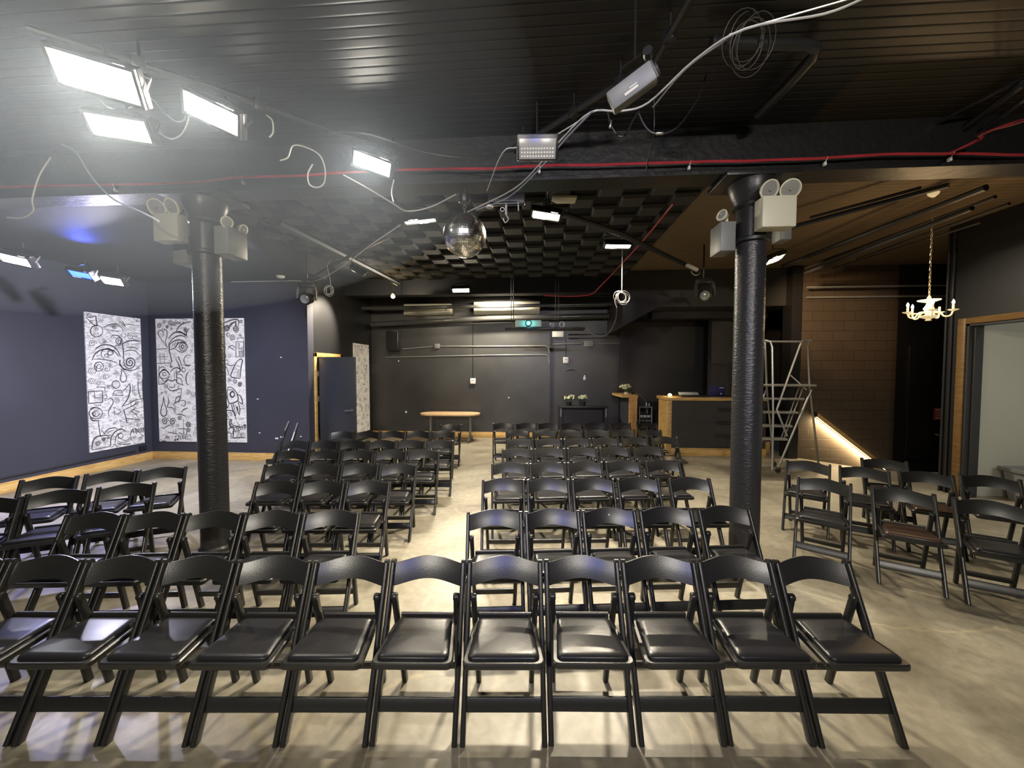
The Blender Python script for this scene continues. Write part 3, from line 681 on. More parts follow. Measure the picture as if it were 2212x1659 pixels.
b.box(c_, (0.29, 0.17, 0.03), rotz(math.radians(4)), 0.004); tag(b.build('ceiling_vent', CREAM), 'small pale rectangular plate on the ceiling above the lit floodlight', 'vent')
# assumed floodlights, out of view, added to light the seats from behind the camera
for i, (x, e, em_, c_, nm) in enumerate(((-1.6, 48, E_WARM, (1.0, 0.93, 0.80), 'assumed stage floodlight behind the camera at left'), (1.5, 42, E_WARM, (1.0, 0.93, 0.80), 'assumed stage floodlight behind the camera at right'), (0.2, 7, E_BLUE, (0.10, 0.16, 1.0), 'assumed blue stage floodlight behind the camera'))):
    flood((x - 0.2, -2.6, 3.55), (x + 0.2, -2.6, 3.55), 0.13, (x * 0.6, 6.5, 0.8), nm, em_, e, c_, 'assumed stage floodlights', 50 if em_ is E_BLUE else 100)
# bare point lamps added to brighten the ceiling by the strong upper left lamps
for q, e in ((aD(250, 110, 2.6), 2.6), (aD(520, 190, 2.9), 1.6)): light('ceiling_fill', 'POINT', (q.x, q.y, 3.62), e, NEUT, 0.12)
a_, b_ = aY(1040, 645, YB - 0.85), aY(1100, 645, YB - 0.85); flood(a_, b_, 0.12, (a_.x + 0.3, YB, 1.6), 'assumed dark backed floodlight turned to the rear wall over the wide air conditioner', E_WHITE, 115, WARM, spread=160)  # assumed lamp and housing, added to brighten the rear wall
light('added_warm_spot', 'SPOT', aD(1700, 560, 6.1), 300, (1.0, 0.66, 0.36), 0.06, aY(1775, 690, YC), angle=50, blend=1.0)  # extra spot added beside the floodlight for the warm patch on the block wall
a_, b_ = aD(560, 500, 4.7), aD(592, 508, 4.9); flood(a_, b_, 0.10, (XL + 1.9, YM, 1.3), 'added dark backed floodlight to brighten the doodle boards, right of the left column', E_WHITE, 125, (0.86, 0.86, 1.0), spread=110)  # lamp and housing added to brighten the doodle boards
light('added_blue_spot', 'SPOT', aD(176, 572, 5.6), 25, (0.08, 0.13, 1.0), 0.05, aZ(180, 512, 3.66), angle=70, blend=1.0)  # spot added above the blue floodlight to tint the ceiling blue
# warm spot above the blue door
q = aD(850, 639, 8.6); t = thing('spot_lamp', 'small amber glowing spot lamp over the air conditioner at left', 'spot lamp', q)
b = MB(); b.lathe([(0.03, 0.0), (0.055, 0.05), (0.055, 0.10), (0.03, 0.13)], (0, 0, -0.05), n=14); b.build('shade', BLACKMETAL, t)
b = MB(); b.sphere((0, -0.035, -0.02), 0.045); b.build('bulb', emat('lit_amber', (1.0, 0.62, 0.18), 16), t)
b = MB(); b.tube([(0, 0, 0.07), (0, 0, 3.98 - q.z)], 0.008, 6); b.build('stem', BLACKMETAL, t)
light('spot_lamp_glow', 'POINT', q + Vector((0, -0.12, -0.03)), 12, (1.0, 0.7, 0.35), 0.05)
pw = aX(695, 668, XS); light('assumed_wash_light', 'SPOT', (XS + 0.75, YM + 0.75, 3.50), 520, (1.0, 0.86, 0.66), 0.05, (XS, YM + 0.55, 2.8), angle=75, blend=0.8)  # assumed lamp without a fixture, lights the patch on the recess wall
# ------------------------------------------------------------ lighting pipes and cables
def pipe(name, pts, r, m_, label, cat='pipe', group=None, n=8, smooth_k=0):
    b = MB(); b.tube(smoothpath(pts, smooth_k) if smooth_k else pts, r, n); return tag(b.build(name, m_), label, cat, group)
ZP = 3.86
t = thing('lighting_pipe', 'black diagonal lighting pipe from the upper right to the mirror ball', 'pipe', (0, 0, 0), 0)
b = MB(); b.tube([aZ(1500, -20, ZP), aZ(1418, 128, ZP), aZ(1160, 292, ZP), aZ(1085, 333, ZP)], 0.024, 10); b.build('tube', BLACKMETAL, t)
for px, py in ((1448, 80), (1340, 178), (1240, 242), (1130, 308)):
    b = MB(); p = aZ(px, py, ZP); b.box(p, (0.07, 0.07, 0.07), rotz(0.8), 0.01); b.tube([p, (p.x, p.y, CEIL)], 0.009, 6); b.build('hanger_clamp', BLACKMETAL, t)
t = thing('lighting_pipe', 'black diagonal lighting pipe carrying the floodlights at upper left', 'pipe', (0, 0, 0), 0)
b = MB(); b.tube([aZ(60, 62, ZP), aZ(460, 190, ZP), aZ(805, 315, ZP), aZ(890, 344, ZP)], 0.024, 10); b.build('tube', BLACKMETAL, t)
for px, py in ((300, 137), (560, 226), (850, 332)):
    b = MB(); p = aZ(px, py, ZP); b.box(p, (0.07, 0.07, 0.07), rotz(-0.8), 0.01); b.tube([p, (p.x, p.y, CEIL)], 0.009, 6); b.build('hanger_clamp', BLACKMETAL, t)
pipe('lighting_pipe', [aZ(1215, 462, 3.6), aZ(1340, 505, 3.6), aZ(1540, 600, 3.6)], 0.035, BLACKMETAL, 'black pipe running back right from the lit floodlight under the foam')
pipe('lighting_pipe', [aZ(865, 498, 3.45), aZ(770, 545, 3.45), aZ(650, 612, 3.45)], 0.022, BLACKMETAL, 'black pipe running back left from the mirror ball to the recess corner')
pipe('lighting_pipe', [aZ(600, 480, 3.62), aZ(700, 530, 3.62), aZ(860, 612, 3.62)], 0.05, BLACKMETAL, 'thick glossy black rail under the foam left of the mirror ball')
pipe('white_cable', [aZ(1885, -12, 3.55), aZ(1780, 30, 3.55), aZ(1610, 62, 3.5), aZ(1500, 130, 3.5), aZ(1400, 222, 3.45), aZ(1340, 240, 3.45), aZ(1275, 243, 3.45), aZ(1212, 302, 3.45), aZ(1170, 350, 3.42), aZ(1110, 408, 3.42), aZ(1010, 458, 3.40)], 0.006, WHITECABLE, 'white cable bundle sweeping from the upper right to the mirror ball', 'cable', n=6, smooth_k=5)
pipe('white_cable', [aZ(1275, 246, 3.46), aZ(1190, 297, 3.46), aZ(1120, 318, 3.46), aZ(1085, 331, 3.44), aZ(1052, 412, 3.42)], 0.0045, WHITECABLE, 'thin white cable dropping beside the switched off floodlight', 'cable', n=6, smooth_k=4)
pipe('grey_cable', [aZ(1280, 240, 3.43), aZ(1222, 300, 3.43), aZ(1170, 360, 3.40), aZ(1100, 425, 3.39), aZ(1030, 453, 3.38)], 0.006, BLUECABLE, 'blue grey cable running beside the white bundle', 'cable', n=6, smooth_k=4)
pipe('grey_cable', [aZ(1880, -15, 3.62), aZ(1600, 66, 3.58), aZ(1560, 92, 3.58), aZ(1480, 150, 3.55), aZ(1410, 232, 3.5)], 0.005, GALV, 'second pale cable above the white bundle at upper right', 'cable', n=6, smooth_k=4)
pipe('grey_cable', [aZ(700, 285, 3.8), aZ(800, 290, 3.75), aZ(900, 325, 3.7), aZ(1000, 340, 3.65), aZ(1110, 330, 3.6)], 0.006, BLACKCABLE, 'dark cable sagging left of the switched off floodlight', 'cable', n=6, smooth_k=4)
pipe('grey_cable', [aZ(742, 378, 3.5), aZ(800, 410, 3.35), aZ(850, 440, 3.28), aZ(880, 456, 3.28), aZ(930, 447, 3.32), aZ(985, 420, 3.5)], 0.006, WHITECABLE, 'pale cable looping below the beam left of the mirror ball', 'cable', n=6, smooth_k=5)
pipe('grey_cable', [aZ(851, 388, 3.5), aZ(846, 415, 3.4), aZ(850, 436, 3.3)], 0.006, WHITECABLE, 'short pale cable hanging from the floodlight above the red cable', 'cable', n=6, smooth_k=4)
# coil at upper right
def coil(c, r, turns, wire, m_, label, nrm, name='cable_coil', tail=None, squash=1.0):
    c = Vector(c); nrm = Vector(nrm).normalized(); a = nrm.orthogonal().normalized(); bb = nrm.cross(a); pts = []
    N = int(turns * 20)
    for i in range(N + 1):
        t_ = 2 * PI * i / 20; rr = r * (1 + 0.16 * math.sin(t_ * 0.37 + 1)); cc = c + nrm * (0.02 * math.sin(t_ * 0.21)) + a * (0.22 * r * math.sin(t_ * 0.13)) + bb * (0.30 * r * math.cos(t_ * 0.17))
        pts.append(cc + a * rr * math.cos(t_) + bb * rr * math.sin(t_) * squash)
    b = MB(); b.tube(pts, wire, 6)
    if tail: b.tube(smoothpath(tail, 4), wire, 6)
    return tag(b.build(name, m_), label, 'cable coil')
cc = aD(1617, 90, 2.35)
coil(cc, 0.125, 6, 0.003, mat('dull_grey_sheath', (0.06, 0.057, 0.05), 0.5), 'loose coil of grey cable hanging under the ceiling at upper right', (0.35, -0.8, -0.45))
cc = aD(1343, 642, 5.9)
coil(cc, 0.085, 6, 0.0042, GALV, 'coil of pale cable hanging right of the projector', (0.2, -1, 0.1), tail=[cc + Vector((-0.09, 0, 0)), cc + Vector((-0.10, 0, -0.08)), cc + Vector((-0.07, 0, -0.16))])
b = MB(); b.tube([cc + Vector((0, 0, 0.07)), (cc.x, cc.y, CEIL - 0.08)], 0.006, 6); tag(b.build('hanging_cable', WHITECABLE), 'straight pale cable from the foam ceiling down to the coil right of the projector', 'cable')
cc = aD(711, 627, 5.8)
coil(cc, 0.07, 5, 0.0042, WHITECABLE, 'small coil of white cable hanging over the recess corner', (-0.2, -1, 0.1), tail=[cc + Vector((0.03, 0, 0.06)), cc + Vector((0.01, 0, 0.2)), cc + Vector((-0.02, 0, 0.36)), cc + Vector((0.03, 0, 0.45))])
pipe('white_cable', [aZ(865, 486, 3.5), aZ(800, 530, 3.4), aZ(740, 575, 3.35), aZ(690, 604, 3.4), aZ(645, 612, 3.5)], 0.007, WHITECABLE, 'white cable following the pipe back left of the mirror ball', 'cable', n=6, smooth_k=4)
# red cable along the beam
yb = BEAM_Y0 - 0.075
rp = [(-40, 405), (120, 401), (245, 399), (400, 395), (525, 383), (640, 380), (760, 372), (900, 366), (1060, 364), (1165, 358), (1300, 356), (1490, 350), (1640, 347), (1790, 341), (1900, 334), (2060, 332), (2212, 335), (2300, 338)]
t = thing('red_cable', 'long red cable bundle clipped across the front of the cross beam', 'cable', (0, 0, 0))
b = MB(); P0 = smoothpath([aY(x, y, yb) for x, y in rp], 4)
for ph in (0, 2.1, 4.2): b.tube([p + Vector((0, 0.006 * math.cos(i * 0.55 + ph), 0.006 * math.sin(i * 0.55 + ph))) for i, p in enumerate(P0)], 0.006, 5)
b.build('cable_strands', REDCABLE, t)
for x, y in ((245, 402), (522, 386), (1165, 361), (1490, 353), (1785, 344), (2057, 334)):
    p = aY(x, y, yb); b = MB(); b.box(p + Vector((0, 0.02, -0.03)), (0.022, 0.03, 0.03), bev=0.004); b.tube([p + Vector((0, 0.02, -0.03)), p + Vector((0.005, -0.012, 0.015)), p + Vector((0.01, 0.03, 0.02))], 0.003, 5); b.build('cable_clip', WHITE, t)
b = MB(); rb = smoothpath([aY(2050, 332, yb), aY(2090, 315, yb) + Vector((0, -0.1, 0)), aY(2115, 292, yb - 0.35), aY(2160, 276, yb - 0.7), aY(2240, 250, yb - 1.0)], 5)
for ph in (0, 2.5): b.tube([p + Vector((0, 0.006 * math.cos(i * 0.5 + ph), 0.006 * math.sin(i * 0.5 + ph))) for i, p in enumerate(rb)], 0.006, 5)
tag(b.build('red_cable', REDCABLE), 'red cable branching off the beam toward the camera at far right', 'cable')
pipe('red_cable', [aZ(1455, 440, 3.85), aZ(1380, 530, 3.85), aZ(1300, 615, 3.56), aZ(1275, 636, 3.52), aZ(1230, 640, 3.52), aZ(1175, 638, 3.5)], 0.013, REDCABLE, 'red cable running back under the foam and turning left over the projector', 'cable', n=6, smooth_k=4)
# black pipe with an elbow at upper right, conduits in the right rear bay
pipe('black_pipe', [aZ(1535, 92, 3.9), aZ(1640, 96, 3.9), aZ(1740, 97, 3.9), aZ(1762, 104, 3.9), aZ(1757, 122, 3.9), aZ(1700, 185, 3.9), aZ(1638, 248, 3.9)], 0.036, BLACKMETAL, 'black pipe with a rounded elbow under the right ceiling', n=12)
pl = [((1990, 350), (2212, 180), 3.9, 0.03), ((2010, 372), (2225, 205), 3.85, 0.02), ((1960, 300), (2225, 160), 3.95, 0.015)]
for i, (a_, b_, z, r) in enumerate(pl):
    pipe('ceiling_conduit', [aZ(*a_, z), aZ(*b_, z)], r, BLACKMETAL, ['thick black conduit at the right picture edge above the red cable', 'black conduit just below the thick one at the right picture edge', 'thin black conduit above the thick one at the right picture edge'][i], group='conduits at the right edge')
for i, (a_, b_, z, r) in enumerate([((2130, 405), (1690, 575), 3.75, 0.035), ((2150, 425), (1740, 580), 3.7, 0.02), ((2050, 400), (1600, 520), 3.8, 0.03), ((2100, 450), (1740, 590), 3.6, 0.028), ((2060, 460), (1760, 570), 3.75, 0.02), ((1990, 405), (1750, 470), 3.85, 0.018), ((2180, 440), (1850, 560), 3.6, 0.016), ((2120, 480), (1800, 580), 3.6, 0.015)]):
    A_ = aZ(*a_, z); B_ = aZ(*b_, z)
    if A_.y < BEAM_Y1 - 0.06:
        k = (BEAM_Y1 - 0.06 - A_.y) / (B_.y - A_.y); A_ = A_.lerp(B_, k)
    if B_.y > YC - 0.03: k = (YC - 0.03 - A_.y) / (B_.y - A_.y); B_ = A_.lerp(B_, k)
    pipe('ceiling_conduit', [A_, B_], r, BLACKMETAL, 'black conduit in the tangle over the chandelier, running back left', group='tangled conduits behind the beam at right')
for i, (z, yy, r) in enumerate(((3.52, YC - 0.25, 0.018), (3.35, YC - 0.05, 0.022))):
    pipe('ceiling_conduit', [(aY(1745, 560, yy).x, yy, z), (aY(2043, 550, yy).x + 0.6, yy, z)], r, GREYBOX, ['pale lit conduit nearest the ceiling on the block wall', 'lower pale conduit along the top of the block wall'][i])
# dangling black loops of cable
def loopcable(pts, label, r=0.006, m_=BLACKCABLE, name='black_cable'): return pipe(name, pts, r, m_, label, 'cable', n=6, smooth_k=5)
loopcable([aD(1312, 240, 2.6), aD(1320, 270, 2.6), aD(1335, 293, 2.6), aD(1352, 290, 2.6), aD(1366, 262, 2.6), aD(1380, 240, 2.6)], 'black cable with a silver plug looping under the grey box')
loopcable([aD(1380, 245, 2.6), aD(1392, 270, 2.6), aD(1410, 287, 2.6), aD(1440, 287, 2.6), aD(1470, 268, 2.6), aD(1500, 225, 2.65), aD(1515, 195, 2.7), aD(1540, 110, 2.75)], 'black cable joined by a silver connector right of the grey box')
for (px, py, lab) in ((1319, 268, 'silver plug on the cable under the grey box'), (1425, 288, 'silver connector on the cable right of the grey box')):
    p = aD(px, py, 2.6); b = MB(); ax = Vector((1, 0, 0)) if px > 1400 else Vector((0.2, 0, 1)); b.lathe([(0.009, -0.025), (0.011, -0.02), (0.011, 0.02), (0.009, 0.025)], p, ax, 12); tag(b.build('cable_connector', STEEL), lab, 'connector')
loopcable([aD(1413, 215, 2.7), aD(1412, 290, 2.75), aD(1400, 345, 3.0), aD(1395, 375, 3.3)], 'dark cable hanging straight down under the grey box to the beam', 0.005)
for pts, lab in (([(132, 310), (165, 330), (200, 385), (245, 430), (300, 455), (345, 478)], 'dark cable sagging to the left emergency lights'),
                 ([(110, 340), (85, 380), (70, 430), (72, 455), (50, 470), (15, 470)], 'cable loop hanging at the far left below the red cable'),
                 ([(305, 200), (330, 215), (355, 243), (380, 262), (398, 258), (405, 230)], 'cable between the two upper left floodlights'),
                 ([(215, 215), (235, 232), (262, 237), (300, 225)], 'short cable under the largest floodlight'),
                 ([(345, 288), (370, 300), (392, 290), (405, 265), (410, 240)], 'cable loop under the third floodlight'),
                 ([(575, 248), (588, 260), (590, 285), (582, 297)], 'hooked cable end right of the upper left floodlights'),
                 ([(605, 347), (622, 340), (633, 315), (660, 318), (690, 335), (702, 365), (700, 395), (685, 405), (668, 398), (665, 375), (675, 355)], 'cable loop hanging over the red cable at left'),
                 ):
    P0 = [aD(x, y, 3.0) for x, y in pts]
    pipe('grey_cable', P0, 0.0055, WHITECABLE if 'loop' in lab or 'hook' in lab or 'short' in lab else BLUECABLE, lab, 'cable', n=6, smooth_k=5)
# grey control box on the pipe
t = thing('control_box', 'grey metal effects projector hanging under the diagonal pipe at upper right', 'effects light', aD(1364, 192, 2.02), math.radians(-22)); t.scale = (0.80, 0.80, 0.80)
tl = Matrix.Rotation(math.radians(-24), 4, 'Y') @ Matrix.Rotation(math.radians(18), 4, 'X')
b = MB(); b.box((0, 0, 0), (0.30, 0.13, 0.12), tl, 0.014); b.build('housing', GREYBOX, t)
b = MB(); b.box(tl @ Vector((0.152, 0, 0)), (0.012, 0.12, 0.11), tl, 0.004); b.lathe([(0.04, 0), (0.045, 0.02), (0.03, 0.025)], tl @ Vector((0.155, 0, 0)), tl.to_3x3() @ Vector((1, 0, 0)), 18); b.build('end_cap', mat('dark_grey_enamel', (0.06, 0.06, 0.06), 0.4), t)
b = MB(); b.box(tl @ Vector((-0.01, -0.0655, -0.025)), (0.09, 0.002, 0.014), tl); b.box(tl @ Vector((0.01, -0.0655, -0.008)), (0.05, 0.002, 0.006), tl); b.build('label_plate', CREAM, t)
b = MB(); b.sweep([(-0.08, 0.0, 0.06), (-0.06, 0, 0.15), (0.09, 0, 0.20), (0.11, 0, 0.12)], rrect(0.03, 0.006, 0.002, 1), ref=Vector((0, 1, 0))); b.lathe([(0.03, -0.03), (0.035, 0), (0.03, 0.03)], (0.10, 0, 0.19), (0, 1, 0), 12); b.tube([(0.02, 0, 0.17), (0.02, 0, 0.80)], 0.008, 6); b.build('bracket', BLACKMETAL, t)
# ------------------------------------------------------------ mirror ball
bc = aY(1004, 509, 3.69); br = 0.203
t = thing('mirror_ball', 'silver mirror ball hanging in the centre before the beam', 'mirror ball', bc)
b = MB(); b.sphere((0, 0, 0), br * 0.985, 40, 26); b.build('core', BLACKCABLE, t)
b = MB(); nr = 30
rnd = random.Random(3)
for i in range(nr):
    la = -PI / 2 + PI * (i + 0.5) / nr; cnt = max(5, int(2 * PI * br * math.cos(la) / (PI * br / nr)))
    for k in range(cnt):
        lo = 2 * PI * k / cnt; nrm = Vector((math.cos(la) * math.cos(lo), math.cos(la) * math.sin(lo), math.sin(la)))
        e = Vector((-math.sin(lo), math.cos(lo), 0)); u = nrm.cross(e)
        n2 = (nrm + e * rnd.uniform(-0.035, 0.035) + u * rnd.uniform(-0.035, 0.035)).normalized(); e2 = (e - n2 * e.dot(n2)).normalized(); u2 = n2.cross(e2)
        w = PI * br * math.cos(la) / cnt * 0.93; hh = PI * br / nr * 0.5 * 0.93; c = nrm * br
        b.face([c + e2 * sx * w + u2 * sy * hh for sx, sy in ((-1, -1), (1, -1), (1, 1), (-1, 1))])
b.build('mirror_facets', MIRROR, t, smooth=False)
b = MB(); b.tube([(0, 0, br - 0.01), (0, 0, br + 0.05)], 0.005, 6); b.lathe([(0.02, 0), (0.022, 0.008), (0.004, 0.012)], (0, 0, br - 0.004), n=12)
b.tube([(0.016 * math.cos(a), 0, br + 0.062 + 0.016 * math.sin(a)) for a in [2 * PI * k / 12 for k in range(13)]], 0.003, 5)
b.tube([(0, 0, br + 0.07), (0, 0, BEAM_B - bc.z)], 0.004, 5); b.build('hanger', STEEL, t)
b = MB(); b.lathe([(0.05, 0), (0.055, 0.01), (0.055, 0.07), (0.04, 0.08)], (0, 0, br + 0.10), n=18); b.build('motor', BLACKMETAL, t)
# odd hardware right of the ball
t = thing('wall_bracket', 'white hooks and small white disc hanging from a black plate right of the mirror ball', 'hooks', aD(1094, 455, 3.6))
b = MB(); b.box((0, 0, 0.10), (0.34, 0.05, 0.10), bev=0.006); b.build('plate', BLACKMETAL, t)
b = MB(); b.lathe([(0.0, -0.012), (0.03, -0.012), (0.034, 0), (0.02, 0.012)], (-0.155, -0.03, 0.03), n=16)
b.tube([(0.0, -0.03, 0.05), (0.0, -0.03, -0.05)], 0.010, 6); b.tube([(-0.035 + 0.018 * math.cos(a), -0.03, 0 + 0.018 * math.sin(a)) for a in [2 * PI * k / 14 for k in range(15)]], 0.005, 5)
b.tube(smoothpath([(0, -0.03, -0.05), (0.02, -0.03, -0.09), (-0.01, -0.03, -0.12), (-0.03, -0.03, -0.08)]), 0.005, 5); b.tube([(0.11, -0.03, 0.06), (0.115, -0.03, -0.02)], 0.006, 5); b.build('hook', WHITE, t)
# ------------------------------------------------------------ moving head lamps
def moving_head(c, label, yaw=0.0):
    t = thing('moving_head_lamp', label, 'moving light', c, yaw)
    b = MB(); b.box((-0.02, 0.05, 0.20), (0.26, 0.16, 0.10), bev=0.02); b.tube([(0, 0.05, 0.24), (0, 0.05, CEIL - c[2])], 0.015, 6); b.build('base', BLACKMETAL, t)
    b = MB(); b.sweep([(0.13, 0.03, 0.17), (0.15, 0.0, 0.08), (0.145, -0.02, -0.06)], rrect(0.03, 0.09, 0.01), ref=Vector((1, 0, 0))); b.build('yoke', mat('grey_black_plastic', (0.09, 0.09, 0.085), 0.35), t); b = MB(); b.sweep([(-0.13, 0.03, 0.17), (-0.15, 0, 0.08), (-0.145, -0.02, -0.06)], rrect(0.03, 0.09, 0.01), ref=Vector((1, 0, 0))); b.build('yoke', mat('grey_black_plastic', (0.09, 0.09, 0.085), 0.35), t)
    b = MB(); b.lathe([(0.06, -0.12), (0.095, -0.09), (0.10, 0.02), (0.11, 0.10), (0.085, 0.115), (0.08, 0.10)], (0, 0.02, -0.04), (-0.25, -1, -0.25), 22); b.build('lamp_head', BLACKMETAL, t)
    b = MB(); b.lathe([(0.08, 0.0), (0.05, 0.018), (0.001, 0.022)], Vector((0, 0.02, -0.04)) + Vector((-0.25, -1, -0.25)).normalized() * 0.10, (-0.25, -1, -0.25), 22); b.build('lens', GLASS, t)
moving_head(aD(1522, 632, 6.6), 'black moving head lamp left of the right column')
moving_head(aD(663, 640, 6.9), 'black moving head lamp at the recess corner', 0.4)
t = thing('ceiling_fixture', 'silver and white gear clamped on the pipe above the moving head lamp', 'clamp', aD(1495, 578, 6.2), 0.3)
b = MB(); b.box((0, 0, 0), (0.22, 0.06, 0.05), Matrix.Rotation(0.35, 4, 'Y'), 0.012); b.build('arm', CREAMDIM, t)
b = MB(); b.tube([(0.03 + 0.08 * math.cos(a), -0.05, -0.07 + 0.06 * math.sin(a)) for a in [PI + PI * k / 10 for k in range(11)]], 0.009, 6); b.build('handle', STEEL, t)
# ------------------------------------------------------------ projector on a hung shelf
sy = 7.6
sl_ = aY(1092, 712, sy); sr_ = aY(1262, 710, sy)
t = thing('hanging_shelf', 'black shelf hung from the ceiling under the projector', 'shelf', ((sl_.x + sr_.x) / 2, sy, sl_.z))
w = (sr_.x - sl_.x) / 2
b = MB(); b.box((0, 0, 0), (2 * w, 0.42, 0.035), bev=0.008); b.build('board', BLACKMETAL, t)
for sx in (-0.86, -0.80, 0.28, 0.36):
    b = MB(); b.tube([(sx * w, 0.1, 0.0), (sx * w, 0.1, CEIL - 0.07 - sl_.z)], 0.007, 6); b.build('hanging_rod', BLACKMETAL, t)
pc = aY(1142, 699, sy - 0.05)
t = thing('projector', 'white projector with glowing cyan lens on the hung shelf', 'projector', (pc.x, sy - 0.02, sl_.z + 0.0175))
pwid = (aY(1170, 700, sy).x - aY(1115, 700, sy).x)
b = MB(); b.box((0, 0, 0.075), (pwid, 0.33, 0.13), bev=0.012); b.build('body', CREAM, t)
b = MB(); b.lathe([(0.055, 0), (0.058, 0.02), (0.045, 0.024)], (0.0, -0.165, 0.08), (0, -1, 0), 24); b.build('lens_ring', BLACKMETAL, t)
b = MB(); b.lathe([(0.045, 0.0), (0.03, 0.012), (0.001, 0.016)], (0.0, -0.185, 0.08), (0, -1, 0), 24); b.build('lens', E_CYAN, t)
light('projector_beam', 'POINT', (pc.x, sy - 0.30, sl_.z + 0.10), 1.2, (0.1, 0.85, 0.95), 0.03)
t = thing('media_box', 'small device with cables beside the projector on the shelf', 'device', aY(1194, 704, sy) - Vector((0, 0, 0.04)))
b = MB(); b.lathe([(0.055, 0), (0.06, 0.01), (0.06, 0.09), (0.05, 0.095)], (0, 0, 0), (0, 0, 1), 18); b.build('body', GREYBOX, t)
b = MB(); b.tube([(0.05 * math.cos(a), -0.065, 0.05 + 0.04 * math.sin(a)) for a in [2 * PI * k / 14 for k in range(15)]], 0.005, 5); b.tube([(-0.03, -0.065, 0.08), (0, -0.065, 0.045), (0.03, -0.065, 0.08)], 0.006, 5); b.tube([(0, -0.065, 0.045), (0, -0.065, 0.0)], 0.006, 5); b.build('cable_loop', WHITECABLE, t)
cc2 = aY(1213, 702, sy); b = MB()
for k in range(4): b.tube([(cc2.x + (0.035 + 0.006 * k) * math.cos(a), sy - 0.08 - 0.01 * k, cc2.z + 0.055 * math.sin(a)) for a in [2 * PI * j / 16 for j in range(17)]], 0.005, 5)
tag(b.build('cable_coil', WHITECABLE), 'coil of white cable standing on the hung shelf beside the device', 'cable coil')
pipe('grey_cable', [aY(1265, 708, sy), aY(1280, 722, sy), aY(1310, 723, sy), aY(1330, 690, sy + 0.3), aY(1332, 650, sy + 0.6)], 0.009, GREYBOX, 'grey cable sagging from the right end of the hung shelf', 'cable', n=6, smooth_k=4)
# ------------------------------------------------------------ far wall equipment
def wallbox(name, px, py, w, h, d, m_, label, cat, Y=None, parts=None):
    Y = YB if Y is None else Y; p = aY(px, py, Y)
    b = MB(); b.box((p.x, Y - d / 2, p.z), (w, d, h), bev=min(0.01, d * 0.25)); o = b.build(name, m_)
    return tag(o, label, cat)
def px2m(n, Y): return n * Y / F
K = YB / F
# split unit at left and the louvred unit at right
t = thing('air_conditioner', 'cream wall air conditioner at left under the rear ceiling', 'air conditioner', (aY(927, 670, YB).x, YB, aY(927, 670, YB).z))
w = 104 * K
b = MB(); b.box((0, -0.10, 0), (w, 0.20, 0.30), bev=0.03); b.build('body', ACMAT, t)
b = MB(); b.box((0, -0.19, -0.12), (w * 0.94, 0.04, 0.05), Matrix.Rotation(0.4, 4, 'X'), 0.008); b.box((0, -0.205, 0.02), (w * 0.96, 0.01, 0.012)); b.build('louvre', mat('louvre_shade', (0.35, 0.34, 0.27), 0.5), t)
b = MB(); b.box((w * 0.40, -0.203, -0.03), (0.06, 0.008, 0.02)); b.build('display', BLACKMETAL, t)
t = thing('air_conditioner', 'wider cream air conditioner with grille fields right of the other', 'air conditioner', (aY(1096, 668, YB).x, YB - 0.012, aY(1096, 668, YB).z))
w = 140 * K
b = MB(); b.box((0, -0.12, 0), (w, 0.24, 0.34), bev=0.02); b.build('body', ACMAT, t)
for sx in (-0.36, -0.14, 0.08):
    b = MB()
    for k in range(9): b.box((sx * w + 0.0, -0.243, -0.055 + k * 0.016), (w * 0.19, 0.008, 0.009))
    b.build('grille', mat('grille_grey', (0.28, 0.27, 0.21), 0.5), t)
b = MB(); b.box((0.34 * w, -0.243, 0.0), (w * 0.2, 0.008, 0.22), bev=0.003); b.build('side_panel', CREAM, t)
YP = YB - 0.55
b = MB(); b.tube([aY(728, 667, YP), aY(1100, 661, YP), aY(1345, 656, YP)], 0.045, 12)
tag(b.build('sprinkler_pipe', mat('glossy_black_pipe', (0.05, 0.05, 0.048), 0.18)), 'upper glossy black pipe crossing before the air conditioners', 'pipe')
YP2 = YB - 0.3
b = MB(); b.tube([aY(738, 667, YP), aY(735, 690, YP)], 0.035, 10); b.tube([aY(802, 701, YP2), aY(1060, 688, YP2), aY(1316, 682, YP2)], 0.07, 12)
tag(b.build('sprinkler_pipe', mat('glossy_black_pipe', (0.05, 0.05, 0.048), 0.18)), 'lower thick black pipe below the air conditioners', 'pipe')
b = MB(); b.tube([aY(1020, 695, YP2 + 0.1), aY(1120, 694, YP2 + 0.1)], 0.025, 8); tag(b.build('sprinkler_pipe', BLACKMETAL), 'thin short pipe behind the lower thick pipe', 'pipe')
for i, (z, y0, y1) in enumerate(((3.35, YP - 0.1, 0), (3.55, YP - 0.25, 0))):
    pipe('ceiling_conduit', [aY(930, [640, 632][i], y0), aY(1330, [628, 640][i], y0)], 0.018, BLACKMETAL, ['black conduit along the rear beam, lower one', 'black conduit along the rear beam, upper one'][i])
b = MB(); b.b2((SX0 + 0.8, 9.2, SZ - 0.17), (SX1 - 0.3, 9.6, SZ - 0.005)); tag(b.build('cable_tray', BLACKMETAL, smooth=False), 'black cable tray under the soffit over the bar', 'cable tray')
